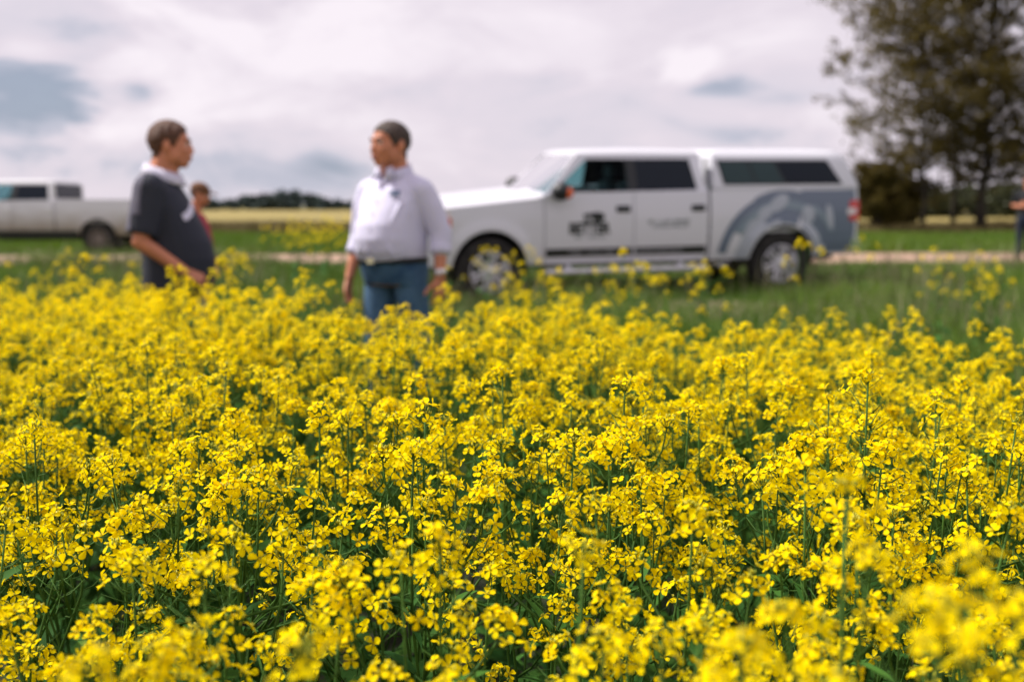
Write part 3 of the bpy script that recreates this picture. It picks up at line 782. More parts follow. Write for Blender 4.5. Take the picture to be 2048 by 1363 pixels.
        # wheel housings
        for xa in (xf, xr):
            hm = MB(); ra = [[(xa+(RA-.004)*math.cos(a), sd*yy_, HUB+(RA-.004)*math.sin(a)) for a in np.linspace(-.15, PI+.15, 19)] for yy_ in (.55, .95)]
            vs = ra[0]+ra[1]; hm.add(vs, [(i, i+1, 19+i+1, 19+i) for i in range(18)])
            hm.add(ra[0], [tuple(range(19))]); hm.build('wheel_housing', M['under'], root, normals=False)
            # wheel
            wl = empty('wheel', (xa, sd*.845, .365)); wl.parent = root; wl.scale = (1.05, 1.0, 1.05)
            ty = MB(); prof = [(.245, -.11), (.30, -.125), (.365, -.125), (.392, -.105), (.402, -.06), (.404, 0), (.402, .06), (.392, .105), (.365, .125), (.30, .125), (.245, .11)]
            nn = 40; ty.loft([[(r_*math.cos(2*PI*k/nn), yq, r_*math.sin(2*PI*k/nn)) for k in range(nn)] for r_, yq in prof], close=False)
            ty.build('tyre', M['rubber'], wl, sharp=50)
            rm = MB(); prof = [(.247, -.11), (.255, .0), (.25, .105), (.235, .112), (.225, .09), (.22, .0), (.22, -.10)]
            rm.loft([[(r_*math.cos(2*PI*k/nn), sd*yq, r_*math.sin(2*PI*k/nn)) for k in range(nn)] for r_, yq in prof], close=False)
            ns = C['spokes']
            for k in range(ns):
                a = 2*PI*k/ns+.3; dsp = .16 if ns < 8 else .07
                for e_ in (-1, 1):
                    p0 = Vector((.05*math.cos(a+e_*.5), sd*.085, .05*math.sin(a+e_*.5))); p1 = Vector((.228*math.cos(a+e_*dsp), sd*.10, .228*math.sin(a+e_*dsp)))
                    rm.tube([p0, p0.lerp(p1, .5), p1], [.024, .020, .022] if ns < 8 else [.012, .011, .012], 6)
            rm.tube([(0, sd*.05, 0), (0, sd*.105, 0), (0, sd*.115, 0)], [.062, .060, .040], 16)
            rm.build('rim', C['rim'], wl, sharp=40)
            bd = MB(); bd.tube([(0, sd*.00, 0), (0, sd*.03, 0)], [.19, .19], 24); bd.build('brake_disc', M['under'], wl, sharp=40)
        # mirror
        mx_ = C['ws'][0]+.10; mz = 1.35; y0 = gw(1.34)
        mm = MB(); mm.ell((mx_+.05, sd*(y0+.20), mz), (.125, .14, .115), n=14, k=10); mm.tube([(mx_+.02, sd*(y0-.02), mz-.06), (mx_+.04, sd*(y0+.12), mz-.05)], [.035, .03], 8)
        mi_ = mm.build('mirror', M['black'], root); am = MB(); am.ell((mx_+.115, sd*(y0+.25), mz-.015), (.068, .095, .075), n=12, k=8); am.build('amber_panel', M['amber'], mi_)  # rounded amber panel on the outer rear of the mirror housing
        # running board
        if C['board']:
            rb = MB(); rb.box((xc0+.0, sd*1.00-.07, .325), (xc1-.02, sd*1.00+.05, .385), bev=.02); rb.box((xc0+.3, sd*.90-.05, .33), (xc0+.36, sd*.90+.05, .42)); rb.box((xc1-.4, sd*.90-.05, .33), (xc1-.34, sd*.90+.05, .42))
            rb.build('running_board', M['alloy'], root, smooth=False)
        # lamps
        hl = MB(); n_ = 6
        pts = [(x, z) for x in (.085, .16, .26, .36, .44) for z in (0, 1)]
        vs = []
        for x in (.075, .13, .21, .30, .38, .46):
            z0, z1 = .86+max(0, x-.2)*.35, ztop(x)-.018
            for z in (z0, (z0+z1)/2, z1): vs.append((x, sd*(hw(x, z)+.006), z))
        for z in (.86, .96, 1.06): pass
        fs = [(3*i+j, 3*i+3+j, 3*i+4+j, 3*i+1+j) for i in range(5) for j in range(2)]
        b0 = len(vs)
        for y in (.86, .74, .62, .52):
            for z in (.86, .97, 1.05): vs.append((.058-.02*(1-y), sd*y, z))
        fs += [(0, b0, b0+1, 1), (1, b0+1, b0+2, 2)]+[(b0+3*i+j, b0+3*i+3+j, b0+3*i+4+j, b0+3*i+1+j) for i in range(3) for j in range(2)]
        hl.add(vs, fs); hl_ = hl.build('headlight', M['clear'], root)
        mk = MB(); x = .43; mk.box((x-.05, sd*(hw(x, .98)+.004)-.012, .93), (x+.035, sd*(hw(x, .98)+.004)+.012, 1.04), bev=.006); mk.build('side_marker', M['amber'], hl_, smooth=False)
        tl = MB()
        def tlbox(x0, x1, z0, z1, e_, m_):
            vs = []
            for lay in (0, 1):
                for x in (x0, (x0+x1)/2, x1):
                    for z in (z0, (z0+z1)/2, z1): vs.append((x, sd*(hw(x, z)+e_-lay*.05), z))
            fs = [(3*i+j, 3*i+3+j, 3*i+4+j, 3*i+1+j) for i in range(2) for j in range(2)]+[(9+3*i+j, 9+3*i+1+j, 9+3*i+4+j, 9+3*i+3+j) for i in range(2) for j in range(2)]
            fs += [(0, 1, 10, 9), (1, 2, 11, 10), (6, 15, 16, 7), (7, 16, 17, 8), (0, 9, 12, 3), (3, 12, 15, 6), (2, 5, 14, 11), (5, 8, 17, 14)]
            tl.add(vs, fs, m_)
        tlbox(LEN-.13, LEN+.02, .92, 1.19, .008, 0); tlbox(LEN-.17, LEN-.03, 1.0, 1.085, .013, 1)
        tl.build('tail_light', [M['red'], M['clear']], root, smooth=False)
    # front end
    gr = MB(); gr.box((.035, -.52, .72), (.09, .52, 1.06), bev=.02); gr.build('grille', M['black'], root, smooth=False)
    gb = MB()
    for z in (.80, .90, 1.0): gb.box((.015, -.50, z-.022), (.05, .50, z+.022), bev=.006)
    gb.build('grille_bar', M['chrome'], root, smooth=False)
    fb = MB(); rings = []
    for y in np.linspace(-.93, .93, 15):
        xx = .02+.16*(abs(y)/.93)**3; rings.append([(xx-.07, y, .47), (xx-.09, y, .58), (xx-.07, y, .70), (xx+.05, y, .72), (xx+.05, y, .45)])
    fb.loft(rings); fb.build('front_bumper', C['bumper'], root, sharp=40)
    nb_ = MB(); nb_.box((.06, -.86, .66), (.14, .86, 1.07)); nb_.build('nose_panel', paint, root, smooth=False)
    # underbody, floor, bed
    ub = MB(); ub.box((.3, -.56, .36), (LEN-.1, .56, .70)); ub.box((xf+.55, -.86, .45), (xr-.56, .86, .58)); ub.box((.25, -.56, .70), (xc0, .56, 1.06))
    ub.tube([(xf, -.78, HUB), (xf, .78, HUB)], .05, 8); ub.tube([(xr, -.78, HUB), (xr, .78, HUB)], .06, 8); ub.ell((xr, 0, HUB), (.16, .16, .15))
    ub.tube([(xf+.9, .3, .33), (xr-.7, .35, .33), (xr+.9, .45, .40)], .035, 8)
    ub.build('underbody', M['under'], root, smooth=False)
    bf = MB(); bf.box((xc1+.02, -.90, .78), (LEN-.03, .90, .82)); bf.build('bed_floor', paint, root, smooth=False)
    tg = MB(); tg.box((LEN-.03, -.80, .60), (LEN+.02, .80, 1.36), bev=.015)
    tg.box((LEN+.012, -.10, 1.18), (LEN+.028, .10, 1.26)); tg.build('tailgate', paint, root, smooth=False)
    rbp = MB(); rings = []
    for y in np.linspace(-.97, .97, 13):
        xx = LEN+.02-.10*(abs(y)/.97)**4; rings.append([(xx, y, .50), (xx+.13, y, .50), (xx+.15, y, .58), (xx+.14, y, .67), (xx, y, .67)])
    rbp.loft(rings); rbp.build('rear_bumper', M['chrome'], root, sharp=40)
    lp = MB(); lp.box((LEN+.165, -.15, .53), (LEN+.172, .15, .65)); lp.build('licence_plate', M['clear'], root, smooth=False)
    # mudflaps / rocker trim
    if C.get('trim'):
        for sd in (-1, 1):
            for (a, b) in ((xf+.49, xr-.49),):
                t_ = MB(); vs = []
                xs = np.linspace(a, b, 12)
                for x in xs: vs += [(x, sd*(hw(x, .44)+.012), .40), (x, sd*(hw(x, .56)+.012), .58)]
                t_.add(vs, [(2*i, 2*i+2, 2*i+3, 2*i+1) for i in range(11)]); t_.build('rocker_trim', C['trim'], root)
    # topper
    if C.get('topper'):
        tp = empty('topper', (0, 0, 0)); tp.parent = root
        def tw(z): return .945-.20*max(0, z-1.36)-.28*max(0, z-1.36)**2
        sh = MB(); rings = []
        x0 = xc1+.035
        for zz, si, fr, re in ((1.365, 0, 0, .0), (1.45, 0, .01, .04), (1.60, 0, .02, .11), (1.73, 0, .035, .17), (1.80, .015, .05, .22), (1.828, .04, .08, .25), (1.845, .10, .14, .31), (1.856, .24, .28, .44), (1.861, .5, .5, .7)):
            w = tw(zz)-si; a0, a1 = x0+fr, LEN+.0-re; ring = []
            for j in range(12): ring.append((a0+(a1-a0)*j/11, -w, zz))
            for j in range(1, 8): ring.append((a1+.03*math.sin(PI*j/8), -w+2*w*j/8, zz))
            for j in range(12): ring.append((a1-(a1-a0)*j/11, w, zz))
            for j in range(1, 8): ring.append((a0, w-2*w*j/8, zz))
            rings.append(ring)
        sh.loft(rings); sh.build('shell', paint, tp, sharp=50)
        for sd in (-1, 1):
            q = ((4.10, 1.425), (LEN-.28, 1.425), (LEN-.46, 1.70), (4.02, 1.70))
            fr = MB(); k = patch(((4.07, 1.405), (LEN-.245, 1.405), (LEN-.45, 1.722), (3.99, 1.722)), sd, off=.003, wf=tw); fr.add(k.v, k.f); wf_ = fr.build('side_window', M['black'], tp, sharp=40)
            # sliding panes: two lighter front panes, dark rear pane
            def lerpq(t0, t1):
                a, b, c, d = [Vector(v) for v in q]; return (tuple(a.lerp(b, t0)), tuple(a.lerp(b, t1)), tuple(d.lerp(c, t1)), tuple(d.lerp(c, t0)))
            for t0, t1, g in ((.0, .25, 'pane1'), (.27, .5, 'pane1'), (.52, 1., 'dglass')):
                kk = patch(lerpq(t0, t1), sd, th=.005, off=.007, wf=tw); kk.build('pane', M[g], wf_, sharp=40)
        bwn = MB(); bwn.loft([[(LEN+.012-.02, -.62, 1.44), (LEN+.025-.02, .62, 1.44), (LEN-.13, .58, 1.74), (LEN-.13, -.58, 1.74)], [(LEN+.035, -.62, 1.44), (LEN+.035, .62, 1.44), (LEN-.105, .58, 1.74), (LEN-.105, -.58, 1.74)]]); bwn.build('rear_glass', M['dglass'], tp, smooth=False)
        gs = MB(); gs.box((xc1+.0, -.92, 1.345), (xc1+.034, .92, 1.42)); gs.build('gasket', M['decalgrey'], tp, smooth=False)
    return root, hw

M['pane1'] = mat('grey_tinted_pane', (.03, .055, .06), .08, spec=.25)
TR_LOC = Vector((-.272, 12.3, 0)); YAW = R(15)
ca, sa = math.cos(YAW), math.sin(YAW)
# truck frame: local x runs from nose to tail; the near flank is local y = -1
def tw_pt(xl, yl): return Vector((TR_LOC.x+(xl-.95)*ca-(yl+.95)*sa, TR_LOC.y+(xl-.95)*sa+(yl+.95)*ca, 0))
zf = gz(*tw_pt(.95, -.9)[:2]); zr_ = gz(*tw_pt(4.94, -.9)[:2]); zfar = gz(*tw_pt(.95, .9)[:2])
o0 = tw_pt(0, 0)
pitch_ = -math.atan2(zr_-zf, 3.99); roll_ = math.atan2(zfar-zf, 1.8)
C1 = dict(paint=M['white'], xf=.95, xr=4.94, len=6.06, cab=(1.64, 3.87), roof=(2.13, 3.80), ws=(1.66, 2.15),
          pillars=[((1.64, 1.27), (1.73, 1.31), (2.24, 1.735), (2.13, 1.80)), ((2.13, 1.735), (3.66, 1.735), (3.80, 1.80), (2.13, 1.80)), ((3.72, 1.33), (3.86, 1.33), (3.80, 1.80), (3.645, 1.735)), ((1.73, 1.29), (3.73, 1.32), (3.73, 1.345), (1.73, 1.32))],
          bpillars=[((2.76, 1.34), (2.89, 1.34), (2.89, 1.735), (2.76, 1.735))],
          windows=[(((1.73, 1.32), (2.76, 1.345), (2.76, 1.735), (2.24, 1.735)), 'glass'), (((2.89, 1.345), (3.72, 1.345), (3.645, 1.735), (2.89, 1.735)), 'dglass')],
          doors=[1.64, 2.83, 3.86], handles=True, handle_mat=M['black'], seats=[(2.62, -.42), (2.62, .42), (3.35, -.4), (3.35, .4)], board=True, spokes=6, rim=M['alloy'], bumper=M['white'], topper=True)
tr, hw1 = pickup('pickup_truck', (o0.x, o0.y, .03+zf+(zfar-zf)/2-(.95/3.99)*(zr_-zf)), YAW, pitch_, roll_, 'white crew cab pickup with matching topper, black door lettering and slate graphic', C1)
# graphics on the near and far flank
def decal(name, polys, m, parent, sd=-1, lift=.004):
    """polys: list of (verts2d, faces) in (x,z) of the flank"""
    mb = MB()
    for vs, fs in polys: mb.add([(x, sd*(hw1(x, z)+lift), z) for x, z in vs], fs)
    return mb.build(name, m, parent, smooth=False)
def text_polys(s, x0, z0, w, h, bold=0, cut=True):
    cu = bpy.data.curves.new('t', 'FONT'); cu.body = s; cu.size = 1; cu.offset = bold; cu.resolution_u = 2
    o = bpy.data.objects.new('t', cu); COL.objects.link(o); dg = bpy.context.evaluated_depsgraph_get()
    me = bpy.data.meshes.new_from_object(o.evaluated_get(dg)); V = np.array([v.co[:2] for v in me.vertices]); fs = [tuple(p.vertices) for p in me.polygons]
    bpy.data.objects.remove(o); bpy.data.curves.remove(cu); bpy.data.meshes.remove(me)
    mn, mx = V.min(0), V.max(0); V = (V-mn)/(mx-mn); return [([(x0+w*v[0], z0+h*v[1]) for v in V], fs)]
def rect(x0, x1, z0, z1, n=8): 
    vs = [(x0+(x1-x0)*i/n, z) for i in range(n+1) for z in (z0, (z0+z1)/2, z1)]
    return (vs, [(3*i+j, 3*i+3+j, 3*i+4+j, 3*i+1+j) for i in range(n) for j in range(2)])
def marks(x0, x1, z0, z1, n, rr):
    out = []; cw = (x1-x0)/n
    for i in range(n):
        if rr.random() < .1: continue
        a = x0+i*cw; b = a+cw*.84; t = (z1-z0)*.28; k = rr.choice('EHTLOFI')
        if k in 'EHLOF': out.append(rect(a, a+cw*.31, z0, z1, 1))
        if k in 'HO': out.append(rect(b-cw*.31, b, z0, z1, 1))
        if k in 'EFO': out.append(rect(a+cw*.31, b-(cw*.31 if k == 'O' else 0), z1-t, z1, 1))
        if k in 'ELO': out.append(rect(a+cw*.31, b-(cw*.31 if k == 'O' else 0), z0, z0+t, 1))
        if k in 'EHF': out.append(rect(a+cw*.31, b-cw*.31, (z0+z1)/2-t/2, (z0+z1)/2+t/2, 1))
        if k == 'T': out += [rect(a, b, z1-t, z1, 1), rect((a+b)/2-cw*.16, (a+b)/2+cw*.16, z0, z1-t, 1)]
        if k == 'I': out.append(rect((a+b)/2-cw*.16, (a+b)/2+cw*.16, z0, z1, 1))
    return out
rr = random.Random(3)
doors = [c for c in tr.children if c.name.startswith('door')]
for sd in (-1, 1):
    dd = [c for c in doors if sum(v.co.y for v in c.data.vertices)*sd > 0]; dd.sort(key=lambda c: min(v.co.x for v in c.data.vertices)); fd, rd = dd[0], dd[1]
    fx = (lambda p: p) if sd == -1 else (lambda p: p)
    em = [([(2.14, 1.06), (2.33, 1.09), (2.42, 1.065), (2.43, 1.0), (2.36, .955), (2.27, .975), (2.26, 1.02), (2.15, 1.015)], [(0, 1, 6, 7), (1, 2, 3, 6), (3, 4, 5, 6)])]
    em += [rect(2.15, 2.24, .955, .975, 2), rect(2.15, 2.24, .985, 1.0, 2)]
    decal('emblem', em, M['decal'], fd, sd)
    decal('door_lettering', text_polys('BETTER', 1.96, .815, .55, .145, .05), M['decal'], fd, sd)
    decal('small_lettering', marks(2.03, 2.46, .765, .795, 13, rr), M['decalgrey'], fd, sd)
    decal('door_stripe', [rect(1.66, 2.81, .53, .635)], M['decal'], fd, sd); decal('stripe_lettering', marks(1.96, 2.80, .558, .607, 15, rr), M['letter'], fd, sd, .007)
    decal('door_stripe', [rect(2.85, 3.83, .53, .635)], M['decal'], rd, sd); decal('stripe_lettering', marks(2.87, 3.52, .558, .607, 12, rr), M['letter'], rd, sd, .007)
    decal('small_lettering', marks(3.02, 3.62, .93, .975, 17, rr), M['decalgrey'], rd, sd); decal('small_lettering', marks(3.08, 3.58, .875, .91, 14, rr), M['decalgrey'], rd, sd)
    bs = [c for c in tr.children if c.name.startswith('bed_side') and sum(v.co.y for v in c.data.vertices)*sd > 0][0]
    # slate wrap: field behind the arch, rising over it, with sweeping pale bands that follow the wheel
    xr0, z0r = 4.94, .405
    def arc(r0, r1, a0, a1, n=22, sq=1.0):
        vs = []
        for i in range(n+1):
            a = R(a0+(a1-a0)*i/n)
            for r_ in (r0, (r0+r1)/2, r1): vs.append((xr0+r_*math.cos(a)*sq, z0r+r_*math.sin(a)))
        return (vs, [(3*i+j, 3*i+3+j, 3*i+4+j, 3*i+1+j) for i in range(n) for j in range(2)])
    vs = []; n = 16; fs = []
    for i in range(n+1):
        x = 5.20+(6.02-5.20)*i/n; za = max(.50, z0r+math.sqrt(max(0, .49**2-(x-xr0)**2)) if abs(x-xr0) < .49 else .50); zt = 1.33
        for k in range(7): vs.append((x, za+(zt-za)*k/6))
    fs = [(7*i+k, 7*i+7+k, 7*i+8+k, 7*i+k+1) for i in range(n) for k in range(6)]
    decal('wrap_graphic', [(vs, fs), arc(.50, .93, 68, 118), arc(.78, .90, 116, 172, sq=1.05)], M['wrap'], bs, sd, .003)
    def puff(x, z, a, b, t):
        n_ = 14; return ([(x, z)]+[(x+a*math.cos(2*PI*k/n_)*math.cos(t)-b*math.sin(2*PI*k/n_)*math.sin(t), z+a*math.cos(2*PI*k/n_)*math.sin(t)+b*math.sin(2*PI*k/n_)*math.cos(t)) for k in range(n_)], [(0, 1+k, 1+(k+1) % n_) for k in range(n_)])
    decal('wrap_graphic', [arc(.50, .68, 96, 176)], M['wraplight'], bs, sd, .006); decal('wrap_graphic', [arc(.52, .62, 10, 62)], M['wraplight'], bs, sd, .006)
    for q in ((4.50, .84, .15, .11, .9), (4.66, 1.04, .13, .08, .7), (4.86, 1.17, .16, .09, .6), (5.30, 1.02, .09, .12, .3), (5.62, .98, .05, .17, .2)): decal('wrap_graphic', [puff(*q)], M['wraplight'], bs, sd, .011)
    decal('wrap_graphic', [arc(.69, .80, 62, 150, sq=1.02)], M['wrapmid'], bs, sd, .0085); decal('wrap_graphic', [arc(.78, .86, 28, 60)], M['wrapmid'], bs, sd, .0085)

# second pickup, parked on the approach beyond the road, dusty along its sills
def dusty(name, clean, dust, z0, z1):
    m = mat(name, clean, .35, coat=.3); t = m.node_tree; p = t.nodes['Principled BSDF']
    tc = N(t, 'ShaderNodeTexCoord'); sp = N(t, 'ShaderNodeSeparateXYZ'); L(t, tc.outputs['Object'], sp.inputs[0])
    n = N(t, 'ShaderNodeTexNoise'); n.inputs['Scale'].default_value = 3; n.inputs['Detail'].default_value = 6; L(t, tc.outputs['Object'], n.inputs['Vector'])
    a = N(t, 'ShaderNodeMath', operation='MULTIPLY_ADD'); L(t, n.outputs[0], a.inputs[0]); a.inputs[1].default_value = .35; L(t, sp.outputs[2], a.inputs[2])
    mr = N(t, 'ShaderNodeMapRange'); L(t, a.outputs[0], mr.inputs[0]); mr.inputs[1].default_value = z0+.17; mr.inputs[2].default_value = z1+.17; mr.inputs[3].default_value = 1; mr.inputs[4].default_value = 0
    mx = N(t, 'ShaderNodeMix', data_type='RGBA'); L(t, mr.outputs[0], mx.inputs[0]); mx.inputs[6].default_value = (*clean, 1); mx.inputs[7].default_value = (*dust, 1); L(t, mx.outputs[2], p.inputs['Base Color'])
    m2 = N(t, 'ShaderNodeMapRange'); L(t, mr.outputs[0], m2.inputs[0]); m2.inputs[3].default_value = .3; m2.inputs[4].default_value = .85; L(t, m2.outputs[0], p.inputs['Roughness'])
    return m
M['dustwhite'] = dusty('dusty_silver_paint', (.60, .60, .63), (.20, .15, .105), .45, 1.15)
M['dustalloy'] = mat('dusty_alloy', (.24, .20, .18), .6, metal=.3)
C2 = dict(C1); C2.update(paint=M['dustwhite'], handle_mat=M['dustwhite'], board=False, spokes=10, rim=M['dustalloy'], bumper=M['chrome'], topper=False, trim=M['black'],
          windows=[(((1.74, 1.32), (2.76, 1.345), (2.76, 1.735), (2.26, 1.735)), 'glass'), (((2.89, 1.345), (3.70, 1.345), (3.64, 1.735), (2.89, 1.735)), 'dglass')])
X2 = tx(203, 25.3)
pk2, _h = pickup('pickup_truck', (X2-4.94, 26.2, gz(X2, 25.4)+.065), 0, 0, 0, 'dusty silver pickup with open bed parked at the left edge', C2)

# ------------------------------------------------------------------ people
def remesh(name, mb, voxel, m, parent, smooth=6):
    me = mb.mesh(name+'_raw', [m], normals=True)
    o = bpy.data.objects.new(name+'_raw', me); COL.objects.link(o)
    md = o.modifiers.new('r', 'REMESH'); md.mode = 'VOXEL'; md.voxel_size = voxel; md.use_smooth_shade = True
    if smooth: s = o.modifiers.new('s', 'SMOOTH'); s.factor = .5; s.iterations = smooth
    dg = bpy.context.evaluated_depsgraph_get(); out = bpy.data.meshes.new_from_object(o.evaluated_get(dg))
    bpy.data.objects.remove(o); out.name = name; out.materials.clear(); out.materials.append(m)
    out.polygons.foreach_set('use_smooth', [True]*len(out.polygons))
    return link(name, out, parent)
def rings(spec, n=28, p=2.3):
    """spec rows: (z, rx, front depth, back depth, cx, cy); front is -y"""
    out = []
    for z, rx, rf, rb, cx, cy in spec:
        r = []
        for k in range(n):
            t = 2*PI*k/n; c_, s_ = math.cos(t), math.sin(t)
            x = math.copysign(abs(c_)**(2/p), c_)*rx; y = math.copysign(abs(s_)**(2/p), s_)*(rb if s_ > 0 else rf)
            r.append((cx+x, cy+y, z))
        out.append(r)
    return out
def bone(mb, pts, rad):
    for i in range(len(pts)-1): mb.capsule(pts[i], pts[i+1], rad[i], rad[i+1])
def hand(mb, wrist, d, palm_n, side, curl=.5, s=1.0):
    """d: direction of the fingers, palm_n: palm normal, side: vector towards the thumb"""
    d = Vector(d).normalized(); pn = Vector(palm_n); pn = (pn-d*pn.dot(d)).normalized(); sd = d.cross(pn).normalized()
    if sd.dot(Vector(side)) < 0: sd = -sd
    w = Vector(wrist)
    for k in (-1, 0, 1): mb.capsule(w+sd*k*.018*s, w+d*.085*s+sd*k*.026*s, .019*s, .0165*s, n=10, flat=(pn, .72))
    for k, (off, ln) in enumerate(((.034, .070), (.0115, .080), (-.0115, .074), (-.033, .058))):
        p = w+d*.085*s+sd*off*s; dirv = (d+sd*off*3.2).normalized(); r_ = .0088*s
        for j, fr in enumerate((.45, .30, .25)):
            dirv = (dirv+pn*curl*(.35+.25*j)).normalized(); q = p+dirv*ln*fr*s
            mb.capsule(p, q, r_, r_*.92, n=8); p = q; r_ *= .92
    p = w+d*.022*s+sd*.026*s; dv = (d*.75+sd*.8+pn*.25).normalized()
    for j, ln in enumerate((.042, .032, .026)):
        q = p+dv*ln*s; mb.capsule(p, q, (.0125-.001*j)*s, (.0112-.001*j)*s, n=8); p = q; dv = (dv+d*.35+pn*.15).normalized()
def head(mb, c, fwd, s=1.0, jaw=1.0):
    """skull centred at c, facing fwd (horizontal-ish unit vector)"""
    f = Vector(fwd).normalized(); rgt = f.cross(Vector((0, 0, 1))).normalized(); up = rgt.cross(f).normalized()
    Rm = Matrix((rgt, -f, up)).transposed()
    P = lambda x, y, z: Vector(c)+Rm@Vector((x*s, y*s, z*s))     # y negative = towards the face
    E = lambda p, r_: mb.ell(P(*p), tuple(k*s for k in r_), Rm, n=16, k=12)
    E((0, .012, .03), (.077, .096, .088)); E((0, -.03, -.02), (.062*jaw, .066, .085)); E((0, -.042, -.072), (.046*jaw, .048, .036)); E((0, -.066, -.088), (.024, .022, .020)); E((0, -.075, -.045), (.036, .026, .030)); E((0, -.02, -.06), (.05*jaw, .06, .05))
    E((0, -.078, .028), (.052, .018, .012)); E((-.034, -.066, -.022), (.026, .02, .022)); E((.034, -.066, -.022), (.026, .02, .022))
    mb.capsule(P(0, -.088, .014), P(0, -.102, -.022), .0085*s, .0125*s, n=10); E((0, -.098, -.028), (.0170, .012, .009))
    E((0, -.092, -.055), (.024, .010, .007)); E((0, -.090, -.066), (.021, .010, .007))
    for k in (-1, 1): E((k*.079, .012, -.008), (.010, .020, .033)); E((k*.050, -.01, -.05), (.022*jaw, .05, .045))
    return P, Rm
def face_bits(P, Rm, s, parent, m_l=True):
    for k in (-1, 1):
        e = MB(); e.ell(P(k*.031, -.0765, .010), (.0125*s, .0115*s, .009*s), Rm, n=12, k=8); eo = e.build('eye', M['eyewhite'], parent)
        i = MB(); i.ell(P(k*.031, -.085, .010), (.0052*s, .0045*s, .0052*s), Rm, n=10, k=6); i.build('iris', M['iris'], eo)
        b = MB(); b.tube([P(k*.014, -.0925, .030), P(k*.032, -.0905, .036), P(k*.050, -.073, .031)], [.004*s, .0045*s, .003*s], 6); b.build('eyebrow', M['hairgrey'], parent)
    l = MB(); l.ell(P(0, -.099, -.0555), (.022*s, .006*s, .0045*s), Rm, n=12, k=6); l.ell(P(0, -.097, -.0645), (.019*s, .006*s, .005*s), Rm, n=12, k=6); l.build('lips', M['lips'], parent)
def scalp(body, c, Rm, s, m, parent, line, th=.008):
    c = Vector(c); RT = Rm.transposed(); bm = bmesh.new(); bm.from_mesh(body.data)
    def q(v): return (RT@(v-c))/s
    def lim(p): return float(np.interp(p.y, line[0], line[1]))+.004*math.sin(p.x*160)*math.cos(p.y*110)
    def keep(f):
        p = q(f.calc_center_median())
        return p.z > lim(p) and abs(p.x) < .0815 and p.z > -.085
    bmesh.ops.delete(bm, geom=[f for f in bm.faces if not keep(f)], context='FACES')
    for v in bm.verts:
        p = q(v.co); k = min(1, max(0, (p.z-lim(p))/.022)); v.co += v.normal*(.0015+th*k*(.85+.3*math.sin(p.x*230+p.z*90)*math.sin(p.y*190)))
    me = bpy.data.meshes.new('hair'); bm.to_mesh(me); bm.free(); me.materials.clear(); me.materials.append(m)
    return link('hair', me, parent)
LINE_MAN = ([-.10, -.078, -.055, -.040, -.022, -.012, .012, .034, .050, .12], [.082, .072, .058, .030, -.012, -.004, .026, .0, -.062, -.080])
def shoes(root, pts, rot):
    for (x, y) in pts:
        s = MB(); f = Vector((math.sin(rot), -math.cos(rot), 0)); a = Vector((x, y, .045)); s.capsule(a-f*.02, a+f*.17, .046, .040, flat=(Vector((0, 0, 1)), .9)); s.capsule(Vector((x, y, .06)), Vector((x, y, .12)), .045, .045)
        remesh('shoe', s, .008, M['shoe'], root, 2)

